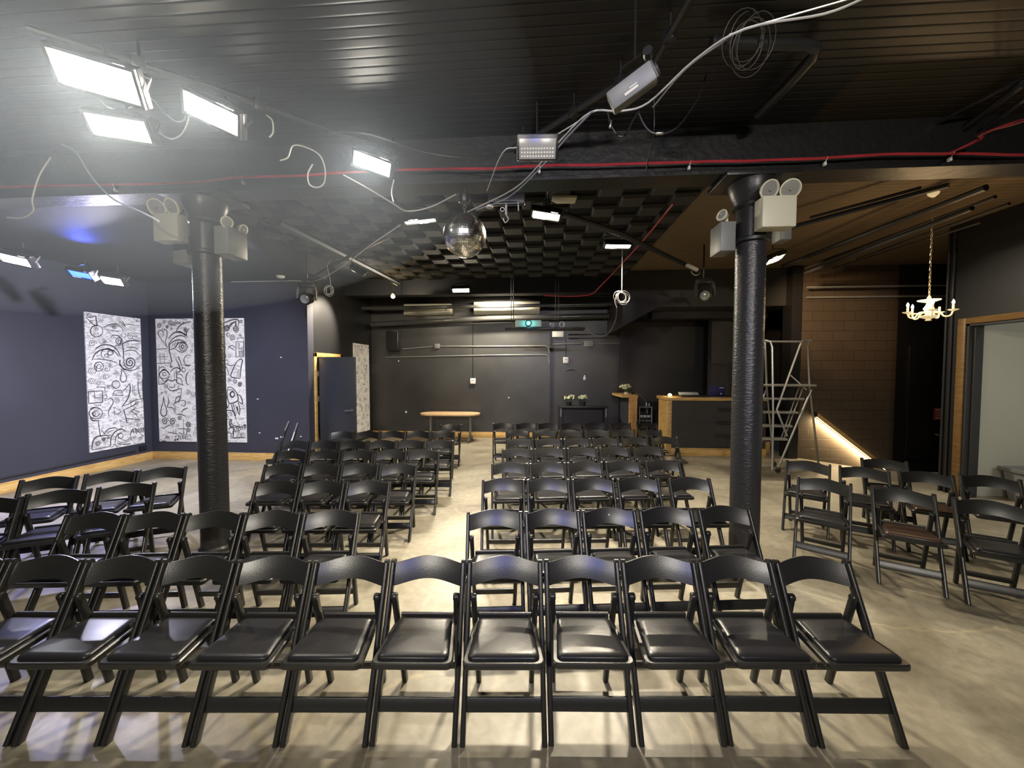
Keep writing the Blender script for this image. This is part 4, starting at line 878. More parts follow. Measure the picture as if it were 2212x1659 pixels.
# conduits on the wall: two runs that turn down at the corner
b = MB(); y_ = YB - 0.015
b.tube([aY(870, 754, y_), aY(945, 748, y_), aY(1060, 748, y_), aY(1178, 747, y_), aY(1185, 752, y_), aY(1187, 762, y_)], 0.016, 8)
tag(b.build('wall_conduit', GREYBOX), 'upper pale lit conduit on the left part of the rear wall', 'conduit')
b = MB(); b.tube([aY(832, 772, y_), aY(1060, 767, y_), aY(1178, 766, y_), aY(1185, 770, y_), aY(1187, 785, y_)], 0.014, 8)
tag(b.build('wall_conduit', GREYBOX), 'lower pale lit conduit on the left part of the rear wall', 'conduit')
b = MB(); y2_ = YB2 - 0.015; b.tube([aY(1189, 744, y2_), aY(1255, 742, y2_), aY(1262, 737, y2_), aY(1280, 737, y2_)], 0.015, 8); b.tube([aY(1280, 742, y2_), aY(1440, 741, y2_)], 0.013, 8)
tag(b.build('wall_conduit', GREYBOX), 'pale conduit with a hump over the junction box, right part of the rear wall', 'conduit')
for i, y in enumerate((723, 731)):
    b = MB(); b.tube([aY(1228, y, y2_), aY(1335, y - 1, y2_), aY(1560, y - 3, y2_)], 0.011, 6); b.tube([aY(1228, y, y2_), aY(1250, y - 0.5, y2_)], 0.02, 8); tag(b.build('wall_cable', BLACKCABLE), ['upper of two dark cables with thick ends running right on the rear wall', 'lower of two dark cables with thick ends running right on the rear wall'][i], 'cable')
wallbox('junction_box', 945, 748, 0.14, 0.13, 0.06, GREYBOX, 'dark square junction box on the upper conduit left of the white thermostat', 'junction box')
wallbox('junction_box', 1271, 743, 0.25, 0.15, 0.07, GREYBOX, 'grey junction box on the conduit right of the hung shelf', 'junction box', YB2)
wallbox('white_box', 1205, 722, 0.30, 0.165, 0.10, WHITE, 'white box on the rear wall just under the hung shelf', 'box', YB2)
def small_unit(px, py, w, h, label, Y, cord_from=None, name='thermostat', cat='thermostat'):
    p = aY(px, py, Y); t = thing(name, label, cat, (p.x, Y, p.z))
    b = MB(); b.box((0, -0.025, 0), (w, 0.05, h), bev=0.008); b.build('body', WHITE, t)
    b = MB(); b.box((0, -0.052, h * 0.15), (w * 0.55, 0.004, h * 0.1)); b.build('display', GREYBOX, t)
    if cord_from:
        q = aY(px - 1, cord_from, Y); b = MB(); b.tube([(0, -0.012, h / 2), (0, -0.012, q.z - p.z)], 0.007, 6); b.build('cord', BLACKCABLE, t)
small_unit(1022, 823, 0.145, 0.15, 'white thermostat alone on the middle of the rear wall', YB, 700)
small_unit(1222, 778, 0.14, 0.16, 'white thermostat below the white box on the rear wall', YB2, 730)
t = thing('wall_plate', 'small white socket plate above the flower pots', 'switch plate', (aY(1263, 816, YB2).x, YB2, aY(1263, 816, YB2).z))
b = MB(); b.box((0, -0.01, -0.02), (0.07, 0.02, 0.09), bev=0.01); b.sphere((0, -0.01, 0.045), 0.022); b.build('plate', WHITE, t)
b = MB(); b.box((0, -0.022, -0.02), (0.02, 0.006, 0.04)); b.build('switch', GREYBOX, t)
b = MB(); p = aY(1232, 800, YB2); b.sweep([p + Vector((-0.11, -0.02, -0.01)), p + Vector((0, -0.06, 0.015)), p + Vector((0.12, -0.02, 0))], rrect(0.03, 0.02, 0.005)); tag(b.build('door_pull', BLACKMETAL), 'faint black pull handle on the rear wall panel', 'handle')
for px, py, Y, lab in ((801, 783, YB, 'tiny white paint chip high on the rear wall, left one'), (861, 780, YB, 'white paint chip right of the mural panel on the rear wall'), (877, 890, YB, 'white plaster chip low on the rear wall left of the table'), (1099, 859, YB, 'tiny pale speck on the middle of the rear wall')):
    p = aY(px, py, Y); b = MB(); b.lathe([(0.0, 0), (0.03 if py > 880 else 0.02, 0.001), (0.012, 0.006)], (p.x, Y, p.z), (0, -1, 0), 7); tag(b.build('paint_chip', WHITE), lab, 'paint chip')
for px, py, lab in ((609, 944, 'longer white plaster scar on the mural wall near the brooms'), (598, 947, 'small white scar left of the longer one on the mural wall'), (650, 943, 'small white scar right of the broom on the mural wall'), (607, 772, 'tiny white mark high on the mural wall'), (557, 862, 'white chip beside the right mural, upper one'), (561, 935, 'white chip beside the right mural, lower one')):
    p = aY(px, py, YM); b = MB(); s_ = 0.03 if 'longer' in lab else 0.017; b.box((p.x, YM - 0.003, p.z), (s_ * 2.2, 0.006, s_), bev=0.002); tag(b.build('paint_chip', WHITE), lab, 'paint chip')
# wall speaker
t = thing('wall_speaker', 'black loudspeaker on the rear wall left of the air conditioner pipes', 'loudspeaker', (aY(854, 737, YB).x, YB, aY(854, 737, YB).z))
b = MB(); b.box((0, -0.15, 0), (0.34, 0.28, 0.54), rotz(0.15), 0.02); b.build('cabinet', BLACKMETAL, t)
b = MB(); b.box((0.02, -0.295, 0), (0.28, 0.012, 0.48), rotz(0.15), 0.004); b.build('grille', FOAMDARK, t)
# ------------------------------------------------------------ blue-black door, head casing
t = thing('door_1', None, None, (XS, dy0, 0)); tag(t, kind='structure')
lw = aY(770, 770, dy0).x - XS - 0.04; lh = aY(730, 771, dy0).z
LEAF = mat('blue_black_door_paint', (0.035, 0.04, 0.055), 0.35)
b = MB(); b.b2((0.05, 0.02, 0.01), (lw, 0.065, lh), bev=0.003); leaf = b.build('door_leaf', LEAF, t)
b = MB(); hx = lw - 0.075; b.lathe([(0.026, 0), (0.026, 0.008)], (hx, 0.02, 1.02), (0, -1, 0), 14); b.sweep([(hx, -0.005, 1.02), (hx, -0.05, 1.02), (hx - 0.13, -0.055, 1.015)], rrect(0.022, 0.014, 0.005), ref=Vector((0, 0, 1))); b.box((lw - 0.001, 0.042, 1.0), (0.004, 0.03, 0.18)); b.build('door_handle', STEEL, leaf)
for z in (0.3, 1.25, lh - 0.35):
    b = MB(); b.tube([(0.035, 0.02, z - 0.055), (0.035, 0.02, z + 0.055)], 0.010, 8); b.box((0.03, 0.012, z), (0.03, 0.004, 0.1)); b.build('hinge', STEEL, t)
b = MB(); ZT2 = aX(684, 765, XS).z + 0.03
b.b2((XS - 0.0, dy0 - 0.085, 0), (XS + 0.022, dy0, ZT2), bev=0.003); b.b2((XS - 0.0, dy0 - 0.085, ZT2 - 0.085), (XS + 0.022, dy1 + 0.085, ZT2), bev=0.003); b.b2((XS, dy1, 0), (XS + 0.022, dy1 + 0.085, ZT2), bev=0.003)
b.b2((XS - 0.2, dy0 - 0.001, 0), (XS + 0.01, dy0 + 0.018, ZT2 - 0.085)); b.b2((XS - 0.2, dy0, ZT2 - 0.1), (XS + 0.01, dy1, ZT2 - 0.082))
struct('trim_3', b, WOOD)
# mop and broom handles on the mural wall
for px, py, c1, lab, dx in ((624, 910, BLACKMETAL, 'dark mop handle leaning on the mural wall', -0.22), (643, 913, WHITE, 'broom with white and grey handle leaning on the mural wall', -0.14)):
    p = aY(px, py, YM - 0.03); t = thing('broom', lab, 'broom', (p.x, YM - 0.03, 0))
    g = Vector((p.x + dx, YM - 0.25, 0.06)) - Vector((p.x, YM - 0.03, 0)); top = Vector((0, 0, p.z)); k = top.lerp(g, 0.24)
    b = MB(); b.tube([top, k], 0.014, 8); b.build('grip', mat('grey_rubber', (0.18, 0.18, 0.20), 0.5), t)
    b = MB(); b.tube([k, g], 0.011, 8); b.build('handle', c1, t)
    b = MB(); b.box(g + Vector((0, 0, -0.01)), (0.22, 0.06, 0.09), bev=0.01); b.build('brush_head', BLACKMETAL, t)
# smoke detector
p = aZ(606, 596, 3.66); t = thing('smoke_detector', 'white smoke detector on the low ceiling left of the recess', 'smoke detector', p)
b = MB(); b.lathe([(0.075, 0), (0.075, -0.015), (0.055, -0.04), (0.02, -0.05)][::-1], (0, 0, 0), n=22); b.build('body', WHITE, t)
b = MB(); b.lathe([(0.058, -0.028), (0.060, -0.032), (0.052, -0.036)][::-1], n=22); b.build('vent_ring', GREYBOX, t)
pipe('corner_cable', [(aY(500, 613, YM - 0.02).x, YM - 0.02, 3.63), (aY(640, 613, YM - 0.02).x, YM - 0.02, 3.63), (XS + 0.05, YM - 0.02, 3.6)], 0.008, WHITECABLE, 'thin pale cable along the ceiling corner over the mural wall', 'cable')
# ------------------------------------------------------------ oval table at the far wall
tp = aZ(976, 948, 0); ty_ = YB - 0.55
tz = 0.73; txl = aZ(909, 894, tz).x; txr = aZ(1037, 892, tz).x; tcx = (aY(909, 893, ty_).x + aY(1037, 892, ty_).x) / 2; tw = (aY(1037, 892, ty_).x - aY(909, 893, ty_).x)
t = thing('oval_table', 'pale wooden oval table standing before the rear wall', 'table', (tcx, ty_, 0))
o_ = []; rr_ = 0.36
for i in range(17): a = -PI / 2 + PI * i / 16; o_.append((tw / 2 - rr_ + rr_ * math.cos(a), rr_ * math.sin(a)))
for i in range(17): a = PI / 2 + PI * i / 16; o_.append((-tw / 2 + rr_ + rr_ * math.cos(a), rr_ * math.sin(a)))
b = MB(); b.prism(o_, tz - 0.035, tz); b.build('tabletop', MAPLE, t)
for sx in (-1, 1):
    x = sx * tw * 0.335
    b = MB(); b.tube([(x, 0, 0.08), (x, 0, tz - 0.035)], 0.032, 12); b.tube([(x, -0.28, 0.07), (x, 0.28, 0.07)], 0.022, 8); b.box((x, 0, tz - 0.05), (0.08, 0.4, 0.025)); lg = b.build('leg', GREYBOX, t)
    for sy_ in (-1, 1):
        b = MB(); b.lathe([(0.028, -0.014), (0.032, 0), (0.028, 0.014)], (x, sy_ * 0.27, 0.032), (1, 0, 0), 14); b.tube([(x, sy_ * 0.27, 0.04), (x, sy_ * 0.27, 0.08)], 0.012, 6); b.build('caster', BLACKMETAL, lg)
# black console table with two flower pots
Yc_ = YB2 - 0.30
cz = aY(1258, 878, Yc_ - 0.2).z; cx0 = aY(1207, 880, Yc_).x; cx1 = aY(1310, 880, Yc_).x
t = thing('console_table', 'black console table with pale corner brackets under the flower pots', 'table', ((cx0 + cx1) / 2, Yc_, 0)); w = (cx1 - cx0)
b = MB(); b.box((0, 0, cz - 0.02), (w, 0.42, 0.04), bev=0.005); b.build('tabletop', BLACKMETAL, t)
for sx in (-1, 1):
    for s2 in (-1, 1):
        b = MB(); b.box((sx * (w / 2 - 0.05), s2 * 0.17, (cz - 0.04) / 2), (0.05, 0.05, cz - 0.04)); b.build('leg', BLACKMETAL, t)
    b = MB(); b.box((sx * (w / 2 - 0.045), -0.202, cz - 0.16), (0.03, 0.008, 0.22)); b.build('corner_bracket', GREYBOX, t)
b = MB(); b.box((0, 0.0, cz * 0.45), (w - 0.1, 0.34, 0.03)); b.build('shelf', BLACKMETAL, t)
b = MB(); b.box((0, 0.19, cz * 0.5), (w - 0.12, 0.02, cz * 0.8)); b.build('back_panel', BLACKMETAL, t)
def flowers(c, pot, n, spread, height, label, seed, pr=0.07, ph=0.10):
    t = thing('potted_flowers', label, 'flowers', c)
    b = MB(); b.lathe([(pr * 0.8, 0), (pr, ph), (pr * 1.05, ph), (pr * 1.05, ph - 0.01)], n=18); b.build('pot', pot, t)
    rn = random.Random(seed); st = MB(); bl = MB(); lf = MB()
    for i in range(n):
        a = rn.uniform(0, 2 * PI); r = spread * math.sqrt(rn.random()); z = height * (0.45 + 0.55 * rn.random() * (1 - 0.4 * r / spread))
        p = Vector((r * math.cos(a), r * math.sin(a) * 0.7, ph + z)); st.tube([(0, 0, ph * 0.9), p * 0.5 + Vector((0, 0, ph * 0.4)), p], 0.0035, 4)
        ax = (Vector((rn.uniform(-1, 1), rn.uniform(-1.4, 0.2), rn.uniform(0.1, 1)))).normalized(); u = ax.orthogonal().normalized(); v = ax.cross(u)
        for k in range(6):                                       # petals round a core
            ang = 2 * PI * k / 6; d = u * math.cos(ang) + v * math.sin(ang); s_ = rn.uniform(0.026, 0.034)
            bl.face([p + ax * 0.004, p + d * s_ * 0.7 + d.cross(ax) * s_ * 0.5 + ax * 0.012, p + d * s_ * 1.25 + ax * 0.006, p + d * s_ * 0.7 - d.cross(ax) * s_ * 0.5 + ax * 0.012])
        bl.sphere(p + ax * 0.008, 0.012, 6, 4)
        if i % 2 == 0:
            q = Vector((0, 0, ph)).lerp(p, 0.6); d = Vector((math.cos(a + 1), math.sin(a + 1), 0.3)); s2 = d.cross(Vector((0, 0, 1))) * 0.014
            lf.face([q, q + d * 0.03 + s2, q + d * 0.065, q + d * 0.03 - s2])
    st.build('stem', mat('green_stem', (0.05, 0.12, 0.03), 0.6), t); bl.build('blossoms', mat('cream_petals', (0.78, 0.78, 0.52), 0.6), t, smooth=False)
    lf.build('leaves', mat('green_leaf', (0.05, 0.13, 0.03), 0.55), t, smooth=False)
flowers((aY(1229, 876, Yc_).x, Yc_, cz), BLACKMETAL, 20, 0.14, 0.20, 'cream flowers in a black pot, left one on the console table', 4, 0.075, 0.10)
flowers((aY(1259, 874, Yc_).x, Yc_, cz), BLACKMETAL, 20, 0.14, 0.19, 'cream flowers in a black pot, right one on the console table', 9, 0.075, 0.11)
# ------------------------------------------------------------ side counter with flowers, equipment rack, bar
gy = aZ(1370, 968, 0).y
gy = 9.3
sx0 = aY(1359, 900, gy).x; sx1 = aY(1377, 900, gy).x; ztop = aY(1368, 854, gy).z
t = thing('side_counter', 'short counter with a slanting wooden top and wooden end board', 'counter', (sx0, gy, 0))
tl0 = aY(1322, 847, gy + 0.95)
b = MB(); yb_ = 0.95
b.prism([(aY(1344, 856, gy).x - sx0, 0), (sx1 - sx0 + 0.01, 0), (sx1 - sx0 + 0.01, 0.95), (tl0.x - sx0, 0.95)], ztop - 0.055, ztop); b.build('countertop', WOOD, t)
b = MB(); b.b2((0, 0.03, 0), (sx1 - sx0, 0.06, ztop - 0.055), bev=0.003); b.b2((0.0, 0.03, 0), ((sx1 - sx0) * 0.45, 0.0, ztop - 0.055)); b.build('end_board', WOOD, t)
b = MB(); b.b2((-0.02, 0.06, 0), (sx1 - sx0 - 0.02, 0.93, ztop - 0.055)); b.build('body_panel', BLUEWALL, t, smooth=False)
flowers((aY(1352, 850, gy + 0.45).x, gy + 0.42, ztop), WHITE, 26, 0.15, 0.21, 'cream flowers on the slanting side counter', 15, 0.045, 0.05)
# equipment rack cart
ry = 9.75; rx0 = aY(1377, 880, ry).x; rx1 = aY(1403, 880, ry).x; rz = aY(1390, 877, ry).z
t = thing('equipment_cart', 'metal cart with audio gear behind the side counter', 'cart', ((rx0 + rx1) / 2, ry, 0)); w = rx1 - rx0
for sx in (-1, 1):
    for s2 in (-1, 1): b = MB(); b.tube([(sx * w / 2, s2 * 0.2, 0.05), (sx * w / 2, s2 * 0.2, rz)], 0.014, 8); b.build('post', GALV, t)
for z in (rz, rz - 0.33, 0.25): b = MB(); b.box((0, 0, z - 0.01), (w + 0.03, 0.43, 0.02)); b.build('shelf', GREYBOX, t)
t = thing('audio_mixer', 'audio unit with white knobs on the middle cart shelf', 'mixer', ((rx0 + rx1) / 2, ry, rz - 0.33))
b = MB(); b.box((0, 0, 0.07), (w * 0.9, 0.38, 0.13), bev=0.006); b.build('housing', BLACKMETAL, t)
b = MB(); b.box((0.0, -0.195, 0.10), (w * 0.9, 0.012, 0.05)); b.build('face_plate', CREAMDIM, t)
for k in range(6):
    b = MB(); b.lathe([(0.016, 0), (0.012, 0.02)], (w * (-0.36 + 0.145 * k), -0.2, 0.10), (0, -1, 0), 10); b.build('knob', BLACKMETAL if k % 2 else WHITE, t)
t = thing('desk_lamp', 'slanting metal arm lamp clamped above the cart', 'lamp', ((rx0 + rx1) / 2 - 0.05, ry, rz))
b = MB(); b.tube([(0.12, 0, 0.0), (0.11, 0, 0.10), (-0.02, 0, 0.28), (-0.10, 0, 0.31), (-0.18, 0, 0.30)], 0.010, 8); b.build('arm', STEEL, t)
b = MB(); b.lathe([(0.02, 0), (0.022, 0.07), (0.015, 0.08)], (0.12, 0, 0), n=12); b.lathe([(0.014, 0), (0.014, 0.07)], (0.19, 0.02, 0), n=10); b.build('base', WHITE, t)
b = MB(); b.lathe([(0.03, 0), (0.05, 0.06)], (-0.2, 0, 0.33), (-0.3, 0, -1), 12); b.build('shade', BLACKMETAL, t)
# bar
by = aZ(1500, 984, 0).y; bx0 = aY(1437, 980, by).x; bx1 = aY(1655, 900, by).x
bz = aY(1500, 858, by).z
t = thing('bar_counter', 'long black fronted bar with wooden top, post and skirting behind the right column', 'bar counter', (bx0, by, 0)); w = bx1 - bx0
b = MB(); b.b2((-0.02, -0.06, bz - 0.07), (w, 0.62, bz), bev=0.004); b.build('countertop', WOOD, t)
b = MB(); b.b2((0.01, -0.03, 0), (0.115, 0.02, bz - 0.07), bev=0.003); b.b2((0.01, 0.02, 0), (0.05, 0.55, bz - 0.07)); b.build('end_post', WOOD, t)
b = MB(); b.b2((0.115, 0.0, 0), (w, 0.05, bz - 0.07)); b.build('front_panel', mat('bar_front', (0.035, 0.033, 0.030), 0.5, var=0.15), t, smooth=False)
b = MB(); b.b2((0.115, -0.03, 0), (w, 0.0, 0.135), bev=0.003); b.b2((0.115, -0.022, 0.135), (w, 0.0, 0.165), bev=0.003); b.build('skirting', WOOD, t)
def onbar(px, dy=0.25): p = aY(px, 850, by + dy); return Vector((p.x, by + dy, bz))
q = onbar(1447, 0.08); t = thing('candle_lamp', 'glowing candle lamp on the left end of the bar', 'candle lamp', q)
b = MB(); b.lathe([(0.035, 0), (0.04, 0.01), (0.04, 0.05), (0.036, 0.06)], n=18); b.build('glass', mat('amber_glass', (0.9, 0.7, 0.4), 0.1, trans=0.8), t)
b = MB(); b.sphere((0, 0, 0.045), 0.028); b.build('flame', E_CANDLE, t)
light('candle_glow', 'POINT', q + Vector((0, 0, 0.12)), 3.0, (1.0, 0.7, 0.35), 0.03)
q = onbar(1490, 0.18); t = thing('mixing_desk', 'flat black desk device lying on the bar left of the laptop', 'device', q)
b = MB(); b.box((0.05, 0, 0.02), (0.62, 0.40, 0.035), bev=0.006); b.build('body', BLACKMETAL, t)
b = MB(); b.box((0.02, 0.12, 0.055), (0.42, 0.10, 0.03), Matrix.Rotation(0.5, 4, 'X'), 0.004); b.build('screen', mat('pale_screen', (0.55, 0.6, 0.62), 0.3), t)
q = onbar(1545, 0.22); t = thing('laptop', 'open laptop with dark blue lid and two white marks on the bar', 'laptop', q, 0.1)
b = MB(); b.box((0, 0.10, 0.012), (0.37, 0.25, 0.02), bev=0.005); b.build('base', GREYBOX, t)
tr = Matrix.Rotation(math.radians(12), 4, 'X')
b = MB(); b.box(tr @ Vector((0, -0.03, 0.13)), (0.37, 0.012, 0.235), tr, 0.004); lid = b.build('lid', mat('dark_blue_lid', (0.03, 0.03, 0.12), 0.25), t)
b = MB(); b.box(tr @ Vector((0.095, -0.0375, 0.21)), (0.10, 0.003, 0.014), tr); b.lathe([(0.016, 0), (0.014, 0.003)], tr @ Vector((0.10, -0.036, 0.075)), tr.to_3x3() @ Vector((0, -1, 0)), 14); b.build('lid_logo', WHITE, lid)
q = onbar(1580, 0.2); b = MB(); b.box(q + Vector((0, 0, 0.012)), (0.22, 0.2, 0.022), bev=0.005); tag(b.build('tray', BLACKMETAL), 'flat dark tray on the bar beside the right column', 'tray')
# camera dome / round sensor
p = aY(1577, 732, YB2 - 0.05); t = thing('dome_sensor', 'small round white rimmed sensor on the dark wall by the column', 'camera', (p.x, YB2 - 0.04, p.z))
b = MB(); b.lathe([(0.09, 0), (0.09, 0.05), (0.05, 0.08)], (0, 0, 0), (0, -1, 0), 20); b.build('rim', WHITE, t)
b = MB(); b.sphere((0.015, -0.08, 0), 0.055); b.build('dome', BLACKMETAL, t)
# ------------------------------------------------------------ rolling ladder
ly = 7.05
def LP(px, py, dy=0.0): return aY(px, py, ly + dy)
t = thing('rolling_ladder', 'grey steel rolling ladder with handrails right of the right column', 'ladder', (0, 0, 0))
off = Vector((0, 0, 0))
xl_, xr_ = LP(1608, 900).x, LP(1751, 900).x
fr_l = aY(1668, 1010, ly - 0.35); rr_x = LP(1770, 990, 0.25)
zt = LP(1700, 737).z
def tb(pts, name, r=0.017, par=t, m_=GALV): b = MB(); b.tube(pts, r, 8); return b.build(name, m_, par)
footF_r = aZ(1680, 1012, 0.08); footB_r = aZ(1768, 1003, 0.08); footF_l = footF_r + Vector((-0.75, 0, 0)); footB_l = footB_r + Vector((-0.75, 0.1, 0))
platz = LP(1700, 832).z; topR = LP(1750, 737); midR = LP(1753, 832)
# right side: slanting front stringer, vertical rear post, curved handrail
tb([footF_r, Vector((midR.x, midR.y, platz - 0.08)), ], 'stringer')
tb([footF_l, Vector((midR.x - 0.75, midR.y, platz - 0.08))], 'stringer')
tb([footB_r, Vector((midR.x, midR.y + 0.05, platz)), Vector((topR.x, topR.y + 0.05, zt - 0.08)), Vector((topR.x - 0.02, topR.y, zt)), Vector((topR.x - 0.16, topR.y - 0.05, zt)), LP(1730, 742), LP(1704, 812, -0.15), LP(1678, 885, -0.3), Vector((LP(1678, 885).x, ly - 0.3, 0.75))], 'handrail')
tb([footB_l, Vector((midR.x - 0.72, midR.y + 0.05, platz)), Vector((topR.x - 0.72, topR.y + 0.05, zt))], 'handrail')
tb([aY(1668, 1015, ly - 0.35) * 1.0, LP(1670, 900, -0.35), LP(1668, 750, -0.35), LP(1664, 738, -0.33), LP(1655, 736, -0.30), LP(1620, 736, -0.2)], 'handrail')
tb([LP(1655, 738), LP(1735, 738), LP(1752, 736)], 'top_rail')
tb([LP(1705, 808, -0.1), LP(1730, 831, 0), LP(1742, 842, 0.05)], 'brace', 0.010, m_=WHITE)
for i, (py, x1) in enumerate(((832, 1752), (861, 1731), (890, 1718), (919, 1705), (947, 1695))):
    p0 = LP(1600, py, -0.07 * i); p1 = LP(x1, py, -0.07 * i); b = MB()
    b.box((p0 + p1) / 2, (p1.x - p0.x, 0.28 if i == 0 else 0.18, 0.035), bev=0.006); b.build('tread', GALV, t)
tb([LP(1735, 836), LP(1694, 945, -0.28)], 'stringer', 0.013); tb([LP(1726, 836), LP(1688, 945, -0.28)], 'stringer', 0.010)
tb([footF_r, footF_l], 'base_rail', 0.012); tb([footF_r, footB_r], 'base_rail', 0.012)
for q in (footF_r, footB_r, footF_l, footB_l):
    b = MB(); b.lathe([(0.045, -0.016), (0.055, -0.01), (0.055, 0.01), (0.045, 0.016)], (q.x, q.y, 0.056), (1, 0.3, 0), 16); b.build('caster', BLACKMETAL, t)
# ------------------------------------------------------------ stair handrail with a strip lamp
ha = aY(1764, 895, YC - 0.09); hb = aY(1895, 996, YC - 0.09); hb = ha + (hb - ha) * 1.15
t = thing('handrail', 'sloping wooden handrail lit from below on the block wall', 'handrail', (0, 0, 0))
b = MB(); b.sweep([ha, hb], rrect(0.07, 0.045, 0.012), ref=Vector((0, 0, 1))); b.build('rail', WOOD, t)
b = MB(); b.box(ha + Vector((-0.02, 0, 0.0)), (0.03, 0.07, 0.10), bev=0.004); b.build('end_bracket', BLACKMETAL, t)
for k in (0.12, 0.55, 0.9):
    q = ha.lerp(hb, k); b = MB(); b.tube([q + Vector((0, 0, -0.02)), q + Vector((0, 0.02, -0.07)), q + Vector((0, 0.09, -0.08))], 0.008, 6); b.build('rail_bracket', STEEL, t)
un = Vector((0, 0.02, -0.045)); b = MB(); b.sweep([ha + un, hb + un], rrect(0.008, 0.012, 0.003, 1), ref=Vector((0, 0, 1))); b.build('led_strip', E_STRIP, t)
sa = aY(1775, 928, YC - 0.05); sb = aY(1868, 993, YC - 0.05)
hd = (hb - ha).normalized()
for k in range(1):
    q = ha.lerp(hb, 0.46) + Vector((0, 0.03, -0.06))
    hd = (hb - ha).normalized(); dn = hd.cross(Vector((0, 1, 0))); dn = dn if dn.z < 0 else -dn; am = (dn * 0.9 + Vector((0, 0.4, 0))).normalized()
    lo_ = light('handrail_strip_lamp', 'AREA', q, 28, (1.0, 0.74, 0.40), (hb - ha).length * 0.84, sizey=0.015, aim=q + Vector((-0.06, 0.055, -0.13)))
    zax = -am; xax = (hd - zax * hd.dot(zax)).normalized(); yax = zax.cross(xax)
    lo_.rotation_euler = Matrix((xax, yax, zax)).transposed().to_euler()
# ------------------------------------------------------------ chandelier
cy_ = 5.1
cc = aY(2006, 672, cy_); ctop = aY(2010, 541, cy_)
t = thing('chandelier', 'small lit ivory chandelier with candle arms on a chain', 'chandelier', cc)
s = 0.85
IV = mat('ivory_glass', (0.80, 0.72, 0.50), 0.2, emit=(1.0, 0.75, 0.4), estr=0.35)
b = MB(); b.lathe([(0.0, -0.12), (0.03, -0.115), (0.018, -0.10), (0.075, -0.075), (0.085, -0.055), (0.03, -0.045), (0.035, 0.0), (0.05, 0.03), (0.03, 0.07), (0.02, 0.10), (0.10, 0.125), (0.105, 0.135), (0.03, 0.135), (0.012, 0.18), (0.0, 0.2)], n=22); b.build('body', IV, t)
for k in range(5):
    a = 2 * PI * k / 5 + 0.35; d = Vector((math.cos(a), math.sin(a), 0))
    b = MB(); b.tube(smoothpath([d * 0.03 + Vector((0, 0, -0.01)), d * 0.09 + Vector((0, 0, -0.02)), d * 0.13 + Vector((0, 0, -0.075)), d * 0.18 + Vector((0, 0, -0.07)), d * 0.20 + Vector((0, 0, -0.02))], 4), 0.009, 8)
    b.lathe([(0.01, 0), (0.045, 0.015), (0.048, 0.022), (0.012, 0.018)], d * 0.20 + Vector((0, 0, -0.025)), n=16); b.lathe([(0.011, 0), (0.011, 0.07)], d * 0.20 + Vector((0, 0, -0.01)), n=10); ar = b.build('arm', IV, t)
    if k != 0:
        b = MB(); b.lathe([(0.004, 0), (0.014, 0.015), (0.012, 0.03), (0.001, 0.055)], d * 0.20 + Vector((0, 0, 0.06)), n=10); b.build('bulb', E_CANDLE, ar)
        light('chandelier_bulb', 'POINT', cc + d * 0.20 + Vector((0, 0, 0.10)), 7, (1.0, 0.66, 0.34), 0.02)
b = MB(); hz = CEIL - cc.z
n_ = 26
for i in range(n_):
    z = 0.19 + (hz - 0.22) * i / n_; r_ = 0.009; u = Vector((1, 0, 0)) if i % 2 else Vector((0, 1, 0)); hl = (hz - 0.22) / n_ * 0.62
    b.tube([Vector((0, 0, z + hl * 0.8)) + u * r_ * math.cos(a) + Vector((0, 0, hl * math.sin(a))) for a in [2 * PI * q / 8 for q in range(9)]], 0.003, 4)
b.build('chain', mat('ivory_chain', (0.6, 0.5, 0.3), 0.3, 0.6), t)
b = MB(); b.lathe([(0.02, -0.05), (0.05, -0.02), (0.055, 0)], (0, 0, hz), n=16); b.build('canopy', IV, t)
# dark door beside the right wall with a lever and a red notice
dyY = YC - 0.02
t = thing('door_2', None, None, (aY(1962, 800, dyY).x, YC, 0)); tag(t, kind='structure')
DW = aY(2052, 800, dyY).x - aY(1962, 800, dyY).x + 0.35
b = MB(); b.b2((0, -0.045, 0.01), (DW, -0.0, 2.35), bev=0.004); lf_ = b.build('door_leaf', mat('near_black_door', (0.010, 0.009, 0.009), 0.45), t)
hl_ = aY(2019, 938, dyY) - Vector((aY(1962, 800, dyY).x, YC, 0)); hr_ = aY(2034, 954, dyY) - Vector((aY(1962, 800, dyY).x, YC, 0))
b = MB(); b.lathe([(0.03, 0), (0.03, 0.012)], (hl_.x, -0.045, hl_.z), (0, -1, 0), 14); b.sweep([(hl_.x, -0.055, hl_.z), (hl_.x, -0.10, hl_.z), (hr_.x, -0.105, hr_.z)], rrect(0.026, 0.014, 0.005), ref=Vector((0, 0, 1))); b.build('door_handle', mat('aged_brass', (0.45, 0.32, 0.16), 0.35, 0.9), lf_)
p = aY(2030, 894, dyY - 0.05); t = thing('notice', 'small red notice with white lines of text on the dark door', 'notice', p)
s_ = 22 * p.y / F / 2
b = MB(); b.box((0, 0, 0), (2 * s_, 0.006, 2.15 * s_)); b.build('sheet', mat('red_notice', (0.42, 0.07, 0.10), 0.5), t)
b = MB()
for k, (zz, ww, th) in enumerate(((0.75, 1.5, 0.28), (0.32, 1.3, 0.10), (0.02, 1.0, 0.10), (-0.30, 1.2, 0.10), (-0.75, 1.5, 0.22))): b.box((0, -0.004, zz * s_), (ww * s_, 0.002, th * s_))
b.build('text_lines', mat('pink_white_print', (0.62, 0.40, 0.42), 0.5), t)
